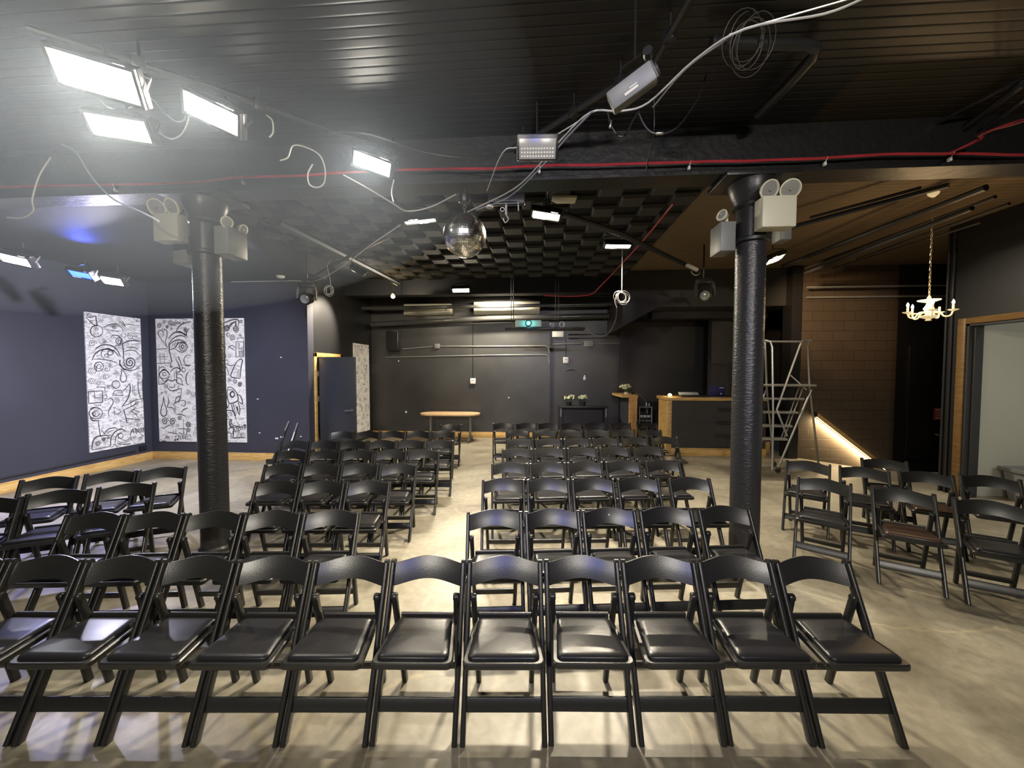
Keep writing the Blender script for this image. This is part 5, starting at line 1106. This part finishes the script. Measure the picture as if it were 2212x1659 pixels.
# grey bin standing in the side opening
p = aX(2195, 1012, 6.75)
t = thing('storage_bin', 'grey plastic bin rim showing in the pale opening at the right edge', 'bin', (6.95, p.y - 0.15, 0))
zt_ = aX(2180, 1010, 6.7).z
b = MB(); b.lathe([(0.30, 0), (0.36, zt_ - 0.05), (0.40, zt_ - 0.05), (0.42, zt_), (0.38, zt_), (0.33, zt_ - 0.15), (0.28, 0.05)], n=4); b.build('body', mat('grey_bin_plastic', (0.22, 0.22, 0.22), 0.45), t, smooth=False)
light('assumed_side_room_lamp', 'AREA', (7.0, 3.0, 3.6), 40, (1.0, 1.0, 0.92), 1.0, (7.2, 3.4, 0.0))  # unseen lamp, assumed to light the pale wall of the side room
# ------------------------------------------------------------ doodle murals: ink lines on white boards
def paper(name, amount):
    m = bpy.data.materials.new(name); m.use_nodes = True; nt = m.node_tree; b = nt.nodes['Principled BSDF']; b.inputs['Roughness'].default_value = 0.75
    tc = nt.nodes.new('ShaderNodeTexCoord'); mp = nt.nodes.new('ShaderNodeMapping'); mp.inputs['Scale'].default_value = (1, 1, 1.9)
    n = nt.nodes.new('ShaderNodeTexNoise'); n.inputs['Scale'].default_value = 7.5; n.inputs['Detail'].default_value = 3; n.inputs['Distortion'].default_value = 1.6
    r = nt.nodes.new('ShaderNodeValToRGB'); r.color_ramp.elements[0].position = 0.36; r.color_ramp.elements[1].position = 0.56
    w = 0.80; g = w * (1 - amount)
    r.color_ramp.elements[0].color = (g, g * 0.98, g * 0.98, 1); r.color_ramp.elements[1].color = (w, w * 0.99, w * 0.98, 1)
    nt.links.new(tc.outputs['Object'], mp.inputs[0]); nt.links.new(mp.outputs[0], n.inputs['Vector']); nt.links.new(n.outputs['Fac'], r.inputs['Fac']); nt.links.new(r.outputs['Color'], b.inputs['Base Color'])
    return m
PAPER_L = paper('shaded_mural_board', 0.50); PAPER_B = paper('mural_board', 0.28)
INK = mat('mural_ink', (0.05, 0.05, 0.06), 0.6); INKSOFT = mat('mural_soft_ink', (0.17, 0.17, 0.19), 0.7)
def arc(cx, cy, rx, ry, a0, a1, n=16): return [(cx + rx * math.cos(math.radians(a0 + (a1 - a0) * i / n)), cy + ry * math.sin(math.radians(a0 + (a1 - a0) * i / n))) for i in range(n + 1)]
def spiral(cx, cy, r, turns=2.0, ph=0.0, s=1): return [(cx + s * r * (i / (14 * turns)) * math.cos(ph + 2 * PI * i / 14), cy + r * (i / (14 * turns)) * math.sin(ph + 2 * PI * i / 14)) for i in range(2, int(14 * turns) + 1)]
def sm(pts, k=5): return [(p.x, p.y) for p in smoothpath([(x, y, 0) for x, y in pts], k)]
def mural(name, label, W, Hm, place, big, mapf, seed, paper_m, motif_n, texts=()):
    """place(u, v, out): panel metres -> world; big: strokes in sheet units with mapf -> (u01, v01)"""
    rn = random.Random(seed); strokes = []
    for pts, w in big: strokes.append(([(mapf(x, y)[0] * W, mapf(x, y)[1] * Hm) for x, y in pts], w, 0))
    occ = set()
    for pts, w, k in strokes:
        for a, b_ in zip(pts, pts[1:]):
            for i in range(4): occ.add((int((a[0] + (b_[0] - a[0]) * i / 4) / 0.035), int((a[1] + (b_[1] - a[1]) * i / 4) / 0.035)))
    def free(x, y, r):
        k = max(1, int(r / 0.035))
        return all((int(x / 0.035) + i, int(y / 0.035) + j) not in occ for i in range(-k, k + 1) for j in range(-k, k + 1))
    def mark(x, y, r):
        k = max(1, int(r / 0.035))
        for i in range(-k, k + 1):
            for j in range(-k, k + 1): occ.add((int(x / 0.035) + i, int(y / 0.035) + j))
    for r0 in (0.075, 0.05, 0.033):
        for _ in range(motif_n):
            r = r0 * rn.uniform(0.85, 1.15); x = rn.uniform(r + 0.01, W - r - 0.01); y = rn.uniform(r + 0.01, Hm - r - 0.01)
            if not free(x, y, r): continue
            mark(x, y, r); t_ = rn.randrange(9); w = 0.0042 if r > 0.05 else 0.0034; k = 1 if rn.random() < 0.55 else 0; ph = rn.uniform(0, 6.28)
            if t_ in (0, 1): strokes.append((spiral(x, y, r, rn.choice((1.6, 2.1)), ph, rn.choice((-1, 1))), w, k))
            elif t_ == 2: strokes += [(arc(x, y, r, r, 0, 360), w, k), (arc(x, y, r * 0.45, r * 0.45, 0, 360, 10), w, k)]
            elif t_ == 3: strokes += [(sm([(x - r, y), (x, y + r * 0.6), (x + r, y), (x, y - r * 0.6), (x - r, y)]), w, k), (arc(x, y, r * 0.3, r * 0.3, 0, 360, 10), w * 1.4, k)]
            elif t_ == 4: strokes.append(([(x - r + 2 * r * i / 6, y + (r * 0.6 if i % 2 else -r * 0.6)) for i in range(7)], w, k))
            elif t_ == 5: strokes.append((sm([(x, y + r), (x + r * 0.6, y - r * 0.3), (x, y - r * 0.9), (x - r * 0.6, y - r * 0.3), (x, y + r)]), w, k))
            elif t_ == 6:
                for q in range(4): strokes.append((arc(x - r * 0.6, y - r * 0.6, r * (0.5 + 0.4 * q), r * (0.5 + 0.4 * q), 5, 85, 8), w, k))
            elif t_ == 7: strokes.append(([(x - r * 0.8, y - r * 0.7), (x + r * 0.8, y - r * 0.7), (x + r * 0.8, y + r * 0.7), (x - r * 0.8, y + r * 0.7), (x - r * 0.8, y - r * 0.7)], w, k)); strokes.append(([(x - r * 0.3, y - r * 0.7), (x - r * 0.3, y + r * 0.2), (x + r * 0.3, y + r * 0.2)], w, k))
            else:
                for q in range(3): strokes.append((sm([(x - r + r * 0.5 * q, y - r * 0.7), (x - r * 0.6 + r * 0.5 * q, y), (x - r * 0.9 + r * 0.6 * q, y + r * 0.8)]), w, k))
    th = 0.02; b = MB()
    P_ = lambda u, v, o: place(u, v, o)
    q = [(0, 0), (W, 0), (W, Hm), (0, Hm)]
    A = [b.bm.verts.new(P_(u, v, 0.001)) for u, v in q]; B_ = [b.bm.verts.new(P_(u, v, th)) for u, v in q]
    b.bm.faces.new(A[::-1]); b.bm.faces.new(B_)
    for i in range(4): b.bm.faces.new([A[i], A[(i + 1) % 4], B_[(i + 1) % 4], B_[i]])
    o = b.build(name, paper_m, smooth=False); tag(o, label, 'mural panel')
    ink = MB()
    for pts, w, k in strokes:
        ink.mi = k; n = len(pts)
        if n < 2: continue
        Ls = []; Rs = []
        for i, (x, y) in enumerate(pts):
            a = pts[max(0, i - 1)]; c = pts[min(n - 1, i + 1)]; d = Vector((c[0] - a[0], c[1] - a[1])); d = d.normalized() if d.length > 1e-9 else Vector((1, 0))
            wv = w * 1.35 * (0.6 + 0.4 * math.sin(PI * i / (n - 1))); nn = Vector((-d.y, d.x)) * wv
            x = min(max(x, 0.006), W - 0.006); y = min(max(y, 0.006), Hm - 0.006)
            Ls.append(ink.bm.verts.new(P_(x + nn.x, y + nn.y, th + 0.0015))); Rs.append(ink.bm.verts.new(P_(x - nn.x, y - nn.y, th + 0.0015)))
        for i in range(n - 1): ink._take(ink.bm.faces.new([Ls[i], Rs[i], Rs[i + 1], Ls[i + 1]]))
    io = ink.build('ink_drawing', [INK, INKSOFT], o, smooth=False)
    for txt, u, v, size, rz, shear in texts:
        cu = bpy.data.curves.new('lettering', 'FONT'); cu.body = txt; cu.size = size; cu.shear = shear; cu.extrude = 0.0004; cu.offset = 0.001
        to = bpy.data.objects.new('lettering', cu); COL.objects.link(to)
        dg = bpy.context.evaluated_depsgraph_get(); me = bpy.data.meshes.new_from_object(to.evaluated_get(dg)); bpy.data.objects.remove(to)
        c_, s_ = math.cos(rz), math.sin(rz)
        for vv in me.vertices:
            x, y = vv.co.x, vv.co.y; vv.co = P_(u * W + x * c_ - y * s_, v * Hm + x * s_ + y * c_, th + 0.002 + vv.co.z)
        me.materials.clear(); me.materials.append(INK); mo = bpy.data.objects.new('lettering', me); COL.objects.link(mo); mo.parent = o
    return o
B_, M_, S_ = 0.0085, 0.0062, 0.0042
# --- left wall panel
ml0 = aX(177, 673, XL); ml1 = aX(177 + 0, 673, XL)
y0 = aX(185, 800, XL).y; y1 = aX(305, 800, XL).y; zt = aX(180, 673, XL).z; zb = aX(193, 978, XL).z
def mapL(x, y):
    xl = 80 + 0.0584 * (y - 65); xr = 688 + 0.0496 * (y - 140); u = (x - xl) / (xr - xl)
    t_ = 65 + 75 * u; bt = 1605 - 115 * u; return u, 1 - (y - t_) / (bt - t_)
bigL = [
 (sm([(95, 118), (120, 150), (165, 200), (205, 215), (200, 160), (185, 110), (150, 130), (110, 120)]), M_), (arc(150, 172, 12, 12, 0, 360), S_), (arc(130, 105, 22, 18, 0, 360), S_),
 (arc(205, 275, 62, 62, 0, 360, 24), M_), (arc(180, 300, 10, 8, 0, 180), S_), (arc(215, 290, 10, 8, 0, 180), S_),
 (sm([(275, 235), (330, 205), (400, 195), (455, 225), (490, 265)]), M_), (sm([(280, 250), (340, 262), (410, 272), (460, 270)]), S_), (arc(390, 225, 24, 24, 0, 360), S_), (arc(390, 225, 9, 9, 0, 360), M_),
 ([(455, 170), (500, 215)], B_), ([(475, 165), (515, 230)], B_), ([(460, 200), (500, 245)], M_), (sm([(500, 205), (560, 200), (620, 212), (685, 218)]), S_),
 (sm([(345, 350), (375, 320), (430, 325), (470, 370), (455, 420), (400, 430)]), M_), (spiral(440, 385, 48, 2.2), M_), (spiral(165, 410, 40, 2), S_), (spiral(575, 330, 46, 2), S_),
 (sm([(470, 415), (540, 385), (610, 375), (690, 385)]), B_), ([(480, 410), (492, 490), (498, 580)], B_), (sm([(500, 500), (560, 480), (630, 490), (690, 545)]), M_), (sm([(520, 455), (590, 445), (660, 470)]), M_),
 (sm([(190, 480), (240, 435), (310, 422), (380, 440), (430, 490), (460, 550)]), B_), (sm([(165, 590), (195, 520), (250, 480), (320, 470), (390, 490), (440, 545)]), B_), (sm([(180, 580), (260, 580), (350, 595), (430, 620)]), M_),
 (arc(320, 520, 66, 58, 120, 360, 14), M_), (arc(350, 510, 28, 26, 0, 360), M_), (arc(310, 540, 20, 18, 0, 360), S_),
 (spiral(570, 615, 75, 2.6), B_), (arc(575, 615, 120, 85, 20, 200, 16), M_), ([(450, 585), (455, 640), (500, 690), (560, 700)], B_),
 (sm([(470, 680), (520, 740), (530, 800), (490, 830), (460, 790), (475, 730), (470, 680)]), M_), (arc(235, 660, 46, 50, 0, 360), M_), (arc(235, 660, 22, 24, 0, 360), S_), (arc(170, 690, 40, 60, -60, 60), S_),
 ([(135, 932), (275, 925), (278, 1050), (145, 1062), (138, 935)], B_), ([(195, 935), (200, 1000), (260, 995)], M_), ([(215, 880), (300, 885), (300, 925)], M_), ([(280, 970), (320, 968), (322, 1010), (282, 1012)], M_),
 (arc(415, 855, 42, 42, 0, 360), M_), ([(380, 975), (400, 925), (470, 915), (495, 975), (380, 975)], M_), (sm([(495, 925), (540, 880), (570, 840)]), M_),
 (sm([(570, 840), (575, 900), (560, 980), (530, 1040), (485, 1095)]), B_), (sm([(485, 1095), (540, 1075), (590, 1050), (640, 1020), (720, 1010)]), M_), ([(600, 850), (605, 950)], M_), ([(620, 870), (622, 950)], M_),
 ([(665, 800), (725, 795), (730, 1030)], M_), (sm([(665, 800), (670, 900), (690, 980), (720, 1040)]), M_),
 (sm([(330, 1020), (370, 1010), (390, 1050), (360, 1110), (340, 1160), (350, 1210)]), M_), ([(405, 1190), (400, 1105), (480, 1150), (405, 1190)], M_),
 ([(440, 1195), (505, 1130), (545, 1280), (470, 1255)], B_), ([(505, 1135), (670, 1055), (620, 1130), (690, 1155), (640, 1175), (695, 1240), (530, 1225)], B_), ([(560, 1160), (640, 1110), (590, 1150), (650, 1180), (600, 1200), (650, 1225)], M_),
 ([(580, 1030), (590, 1100), (640, 1060), (650, 1010), (680, 1050)], M_),
 (arc(215, 1170, 65, 62, 0, 360), M_), (arc(215, 1175, 32, 30, 0, 300), M_), (arc(200, 1180, 15, 15, 0, 360), S_), (sm([(150, 1125), (200, 1105), (260, 1125)]), M_), (sm([(160, 1215), (190, 1250), (250, 1250)]), B_),
 ([(240, 1260), (265, 1430)], B_), ([(270, 1350), (315, 1410)], M_), (sm([(185, 1570), (190, 1490), (215, 1440), (265, 1420), (375, 1412)]), B_), ([(185, 1575), (375, 1535)], B_), (spiral(245, 1505, 30, 2), M_), (spiral(300, 1460, 22, 2), M_), (spiral(345, 1440, 20, 2), S_),
 (sm([(370, 1530), (375, 1440), (420, 1370), (480, 1345), (530, 1370)]), B_), (sm([(415, 1500), (430, 1420), (480, 1380)]), M_), (arc(475, 1420, 28, 28, 0, 360), M_), (sm([(440, 1500), (520, 1515), (590, 1500)]), M_), (sm([(430, 1470), (500, 1495), (580, 1470)]), S_), (sm([(470, 1450), (530, 1470), (580, 1440)]), S_),
 ([(390, 1540), (410, 1510), (440, 1540), (470, 1510), (480, 1530)], M_), (sm([(595, 1470), (585, 1390), (610, 1345), (650, 1345), (670, 1375), (740, 1370)]), M_), ([(660, 1350), (735, 1420)], M_),
 ([(215, 1075), (217, 1095)], M_), ([(235, 1073), (237, 1096)], M_), ([(255, 1072), (257, 1096)], M_), (sm([(300, 1400), (340, 1350), (400, 1330), (440, 1340)]), M_), (sm([(320, 1410), (360, 1370), (410, 1355)]), S_),
]
def placeL(u, v, o): return Vector((XL + o, y0 + u, zb + v))
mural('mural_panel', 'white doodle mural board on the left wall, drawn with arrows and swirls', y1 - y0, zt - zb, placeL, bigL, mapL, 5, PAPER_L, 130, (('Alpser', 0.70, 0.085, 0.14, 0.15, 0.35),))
# --- back left pair
bx0_ = aY(342, 820, YM).x; bw = 106 * YM / F; bz0 = aY(350, 953, YM).z; bz1 = aY(338, 689, YM).z
def map1(x, y): return (x - 58 - 0.053 * (y - 85)) / 606.0, 1 - (y - 85) / 1505.0
def map2(x, y): return 1 - (1255 + 0.046 * (y - 60) - x) / 606.0, 1 - (y - 62) / 1522.0
big1 = [
 (spiral(118, 168, 36, 2), M_), (spiral(185, 125, 26, 2), S_), (spiral(228, 185, 22, 2), M_), (spiral(288, 205, 20, 1.8), S_), ([(270, 160), (350, 158)], M_), ([(285, 172), (365, 168)], S_), ([(330, 85), (460, 88)], S_), ([(450, 100), (510, 102)], M_),
 (sm([(240, 440), (160, 350), (105, 275), (110, 235), (150, 225), (170, 250), (175, 300)]), M_), (sm([(170, 250), (195, 220), (225, 235), (225, 300), (205, 370), (240, 440)]), M_), (arc(165, 213, 6, 5, 0, 360, 8), S_), (arc(190, 208, 6, 5, 0, 360, 8), S_),
 (sm([(355, 240), (380, 195), (430, 155), (500, 130), (560, 125)]), B_), (sm([(355, 242), (420, 245), (490, 290), (500, 250), (540, 200)]), B_), (arc(487, 222, 24, 26, 0, 360), M_), (arc(487, 222, 9, 10, 0, 360), B_),
 (sm([(250, 325), (290, 280), (350, 250), (420, 255), (480, 275), (515, 310)]), B_), (sm([(265, 375), (320, 320), (390, 292), (460, 298), (505, 325)]), B_), (sm([(255, 400), (310, 365), (370, 345), (440, 350), (500, 380)]), B_),
 ([(265, 440), (275, 400), (295, 430), (310, 385), (330, 415), (345, 370), (365, 395), (385, 355), (400, 375)], M_), (sm([(255, 460), (330, 445), (385, 385), (450, 370), (500, 400), (525, 440)]), B_), (sm([(340, 450), (390, 480), (450, 490), (500, 465), (510, 430)]), M_),
 (arc(447, 425, 46, 46, 0, 360, 22), M_), (arc(447, 425, 20, 20, 0, 360), B_), ([(447, 380), (447, 405)], S_), ([(447, 446), (447, 470)], S_), ([(402, 425), (426, 425)], S_), ([(468, 425), (492, 425)], S_),
 ([(262, 375), (255, 400), (262, 480), (300, 600), (275, 640)], B_), ([(75, 455), (235, 448)], B_), ([(85, 630), (270, 622)], B_), ([(95, 550), (250, 545)], M_), ([(130, 520), (135, 620)], M_), ([(190, 510), (195, 620)], M_), ([(120, 580), (240, 575)], S_),
 (sm([(280, 732), (320, 695), (370, 680), (415, 700), (410, 730), (370, 735), (360, 710)]), B_), ([(350, 565), (390, 545), (455, 690)], B_), ([(350, 568), (400, 650), (425, 720)], B_), (arc(465, 708, 26, 26, 0, 360), M_),
 (arc(530, 590, 62, 62, 60, 300, 20), M_), (sm([(450, 640), (520, 660), (560, 650)]), M_), (arc(540, 815, 40, 78, 90, 270), B_), (arc(195, 765, 68, 52, 0, 360, 22), M_), (arc(195, 760, 24, 22, 0, 360), M_), (sm([(115, 770), (190, 700), (280, 770)]), B_), (sm([(130, 790), (200, 850), (270, 790)]), M_),
 ([(120, 655), (118, 880)], B_), (sm([(120, 690), (170, 670), (210, 690)]), M_), (sm([(110, 885), (190, 875), (250, 830), (300, 845), (350, 830), (390, 870), (470, 895)]), B_), ([(335, 745), (370, 745), (372, 870)], B_), ([(335, 745), (340, 830)], M_), ([(372, 755), (440, 770), (460, 800)], M_), (sm([(372, 800), (430, 820), (455, 885)]), M_),
 (sm([(260, 910), (300, 925), (345, 910), (340, 880)]), M_), (sm([(250, 870), (240, 920), (300, 965), (380, 950), (400, 900)]), M_), ([(310, 965), (440, 935), (430, 1040)], B_), ([(385, 990), (425, 985)], M_),
 (sm([(190, 1040), (205, 1120), (235, 1200), (230, 1255), (190, 1280), (155, 1250), (155, 1190), (180, 1110), (190, 1040)]), B_), ([(250, 1035), (265, 1100), (240, 1165), (310, 1170), (340, 1200)], B_), (sm([(350, 1110), (370, 1050), (420, 1035), (410, 1080), (360, 1110), (320, 1140)]), B_),
 (sm([(400, 1100), (450, 1080), (500, 1100), (480, 1150), (430, 1130)]), M_), ([(440, 1225), (480, 1190), (530, 1175)], B_), ([(370, 1255), (430, 1250), (500, 1275)], B_), (arc(355, 1165, 12, 12, 0, 360), S_), (arc(352, 1195, 12, 12, 0, 360), S_), (arc(355, 1225, 12, 12, 0, 360), S_),
 (spiral(215, 1340, 48, 2), B_), (spiral(320, 1345, 48, 2), B_), (spiral(420, 1300, 32, 2), M_), (sm([(150, 1420), (200, 1425), (270, 1390), (330, 1400)]), M_), (spiral(540, 1380, 40, 2.2), B_), (spiral(545, 1450, 30, 2), M_),
 ([(395, 1430), (520, 1432)], B_), ([(470, 1310), (480, 1560)], M_), ([(260, 1475), (395, 1498)], B_), ([(330, 1445), (335, 1495)], M_), ([(370, 1440), (370, 1492)], M_), ([(480, 1465), (500, 1560), (525, 1450)], B_), (sm([(400, 1485), (450, 1490), (470, 1560)]), M_),
 ([(368, 1570), (365, 1520), (405, 1515), (405, 1562)], M_), (arc(358, 1572, 10, 7, 0, 360, 8), B_), (arc(396, 1564, 10, 7, 0, 360, 8), B_), (arc(425, 1525, 12, 12, 0, 360), S_), (arc(440, 1555, 12, 12, 0, 360), S_), (sm([(150, 1560), (190, 1585), (240, 1580)]), M_), (spiral(250, 1540, 25, 1.8), S_), ([(200, 1575), (235, 1530), (275, 1535), (280, 1570)], M_),
]
def place1(u, v, o): return Vector((bx0_ + u, YM - o, bz0 + v))
def place2(u, v, o): return Vector((bx0_ + bw + 0.006 + u, YM - o, bz0 + v))
mural('mural_panel', 'white doodle mural board with big eye and heart, left of the left column', bw, bz1 - bz0, place1, big1, map1, 11, PAPER_B, 140, (('@alex.a', 0.29, 0.955, 0.11, 0, 0),))
big2 = [
 (sm([(930, 130), (1010, 115), (1080, 90), (1150, 78), (1195, 95), (1190, 160)]), B_), (sm([(1050, 190), (1080, 140), (1140, 105)]), B_), (sm([(1070, 180), (1110, 130), (1145, 110)]), M_), ([(1150, 100), (1158, 155)], 0.016),
 (spiral(1035, 180, 44, 2.5), B_), (spiral(1155, 195, 46, 2.3), B_), (spiral(1110, 300, 42, 2.2), M_), (spiral(975, 425, 46, 2.2), B_), (spiral(985, 520, 46, 2.2), B_), (spiral(1225, 870, 30, 2), B_), (spiral(1160, 830, 34, 1.8), M_), (spiral(995, 970, 38, 2), M_), (spiral(1000, 1095, 30, 2), S_), (spiral(1225, 100, 26, 1.6), M_),
 ([(1160, 350), (1280, 350), (1283, 530), (1165, 535), (1160, 350)], B_), ([(1180, 305), (1262, 300), (1265, 350)], M_), ([(1180, 305), (1185, 335)], M_), ([(1210, 525), (1208, 465), (1255, 462), (1258, 525)], B_), ([(1225, 470), (1226, 525)], M_), ([(1240, 470), (1241, 525)], M_), ([(1180, 375), (1205, 370), (1205, 405), (1182, 410), (1205, 440)], M_),
 (sm([(1190, 580), (1160, 620), (1130, 680), (1095, 770), (1160, 790), (1225, 795)]), B_), (sm([(1190, 580), (1225, 560), (1255, 580), (1240, 640), (1230, 720), (1225, 795)]), B_), ([(1165, 640), (1225, 650)], S_), ([(1150, 680), (1215, 690)], S_), ([(1135, 715), (1180, 722)], S_), ([(1195, 700), (1180, 780)], M_), ([(1210, 690), (1205, 785)], M_),
 (arc(1033, 595, 24, 24, 0, 360), M_), ([(1033, 650), (1000, 740), (985, 830)], B_), ([(1033, 650), (1055, 700), (1080, 770)], M_), (sm([(1040, 620), (1090, 640), (1150, 630)]), M_), (arc(955, 640, 40, 70, -80, 80), B_), (arc(985, 870, 44, 44, 0, 360, 20), M_), (sm([(965, 885), (985, 895), (1005, 880)]), S_),
 (sm([(1060, 905), (1050, 960), (1055, 1030), (1080, 1098), (1140, 1095), (1200, 1060), (1190, 990), (1150, 940), (1105, 905), (1060, 905)]), B_), (arc(1122, 992, 32, 36, 0, 360, 20), B_), (arc(1122, 992, 25, 28, 0, 360, 18), M_), (sm([(1060, 940), (1100, 935), (1140, 950)]), M_),
 (sm([(1195, 990), (1240, 1020), (1265, 1110), (1200, 1070)]), B_), (sm([(1050, 1010), (1040, 1070), (1055, 1160), (1080, 1100)]), B_), ([(1105, 1105), (1135, 1190), (1180, 1300)], B_), ([(1200, 1080), (1230, 1170), (1222, 1250)], B_), ([(1130, 1110), (1160, 1180), (1165, 1120), (1195, 1185), (1190, 1140), (1215, 1240)], B_), ([(1140, 1105), (1170, 1260), (1200, 1180)], M_),
 ([(1015, 1305), (1110, 1300), (1100, 1395), (1140, 1398), (1080, 1410), (1085, 1455), (1025, 1455), (1015, 1305)], B_), (sm([(1110, 1290), (1085, 1340), (1100, 1380), (1150, 1390)]), B_), (sm([(1125, 1300), (1110, 1340), (1150, 1375), (1225, 1380), (1190, 1330)]), M_), (sm([(1140, 1400), (1145, 1480), (1140, 1530), (1200, 1525), (1310, 1525)]), B_), (sm([(1140, 1400), (1200, 1390), (1250, 1395), (1300, 1360), (1300, 1430)]), M_),
 ([(985, 1240), (1040, 1215), (1080, 1290)], B_), ([(1065, 1215), (1115, 1220), (1112, 1255), (1090, 1260)], M_), (sm([(985, 1230), (1060, 1190), (1130, 1200), (1160, 1250)]), B_), ([(990, 1500), (1040, 1495), (1060, 1560), (1110, 1570)], M_), ([(1050, 1465), (1110, 1470), (1115, 1540)], B_),
 ([(1205, 1290), (1290, 1285)], M_), ([(1210, 1305), (1280, 1302)], S_), ([(1240, 1140), (1300, 1130)], S_), ([(1245, 1165), (1300, 1160)], M_), (sm([(1050, 440), (1080, 405), (1120, 395), (1150, 420)]), M_), (sm([(1060, 400), (1100, 430), (1150, 455)]), M_), (arc(1053, 262, 20, 20, 0, 360), M_), (arc(955, 300, 34, 34, -90, 90), M_), ([(990, 400), (1000, 340), (1030, 390)], M_),
 (spiral(800, 300, 70, 2.5), B_), (arc(820, 700, 90, 110, 0, 360, 24), B_), (spiral(790, 1100, 70, 2.2), B_),
]
mural('mural_panel', 'white doodle mural board with a rocket, right of the left column', bw, bz1 - bz0, place2, big2, map2, 23, PAPER_B, 140, (('Alpser', 0.68, 0.065, 0.155, 0.42, 0.35), ('No', 0.885, 0.745, 0.085, 0, 0)))
# --- speckled panel on the recess side wall
yr0 = aX(763, 800, XS).y; yr1 = min(aX(796, 800, XS).y, YB - 0.03); zr1 = aX(763, 741, XS).z
def placeR(u, v, o): return Vector((XS + o, yr0 + u, 0.22 + v))
mural('mural_panel', 'narrow pale speckled board on the recess wall behind the open door', yr1 - yr0, zr1 - 0.22, placeR, [], lambda x, y: (0, 0), 31, paper('speckled_board', 0.35), 60)
# white chip on a second row chair back
for o in bpy.data.objects:
    if o.get('label', '').startswith('black folding chair with a white speck'):
        b = MB(); b.lathe([(0, 0), (0.007, 0.0), (0.006, 0.002), (0, 0.0025)], (0.01, LEAN * 0.715 / CH + 0.032, 0.715), (0, -1, 0), 10); b.build('paint_speck', WHITE, o)
# ------------------------------------------------------------ scatter volume added to stand for lens glare round the upper left lamps
hz_ = bpy.data.materials.new('lens_glare_volume'); hz_.use_nodes = True; nt = hz_.node_tree; nt.nodes.remove(nt.nodes['Principled BSDF'])
vsn = nt.nodes.new('ShaderNodeVolumeScatter'); vsn.inputs['Density'].default_value = 0.062; vsn.inputs['Color'].default_value = (0.78, 0.88, 1.0, 1); vsn.inputs['Anisotropy'].default_value = 0.3
nt.links.new(vsn.outputs[0], nt.nodes['Material Output'].inputs['Volume'])
b = MB()
b.sphere((0, 0, 0), 1.0, 32, 20)
for v in b.bm.verts: v.co = Vector((-2.7 + v.co.x * 2.7, 2.15 + v.co.y * 1.35, 3.35 + v.co.z * 1.15))
tag(b.build('glare_veil', hz_, smooth=False), 'thin bluish veil standing for lens glare round the lit floodlights at upper left', 'glare_veil', kind='stuff')
# ------------------------------------------------------------ world and view
w = bpy.data.worlds.new('world'); scene.world = w; w.use_nodes = True
w.node_tree.nodes['Background'].inputs['Color'].default_value = (0.5, 0.55, 0.62, 1); w.node_tree.nodes['Background'].inputs['Strength'].default_value = 0.01
vs = scene.view_settings; vs.view_transform = 'Standard'; vs.look = 'None'; vs.gamma = 1.0; vs.exposure = 0.35
try: vs.use_curve_mapping = False
except Exception: pass
scene.cycles.use_denoising = True
scene.cycles.max_bounces = 4; scene.cycles.diffuse_bounces = 3; scene.cycles.volume_bounces = 0; scene.cycles.glossy_bounces = 3; scene.cycles.transmission_bounces = 3
scene.cycles.sample_clamp_indirect = 4.0; scene.cycles.caustics_reflective = False; scene.cycles.caustics_refractive = False
scene.cycles.use_light_tree = True; scene.cycles.use_adaptive_sampling = True; scene.cycles.adaptive_threshold = 0.02
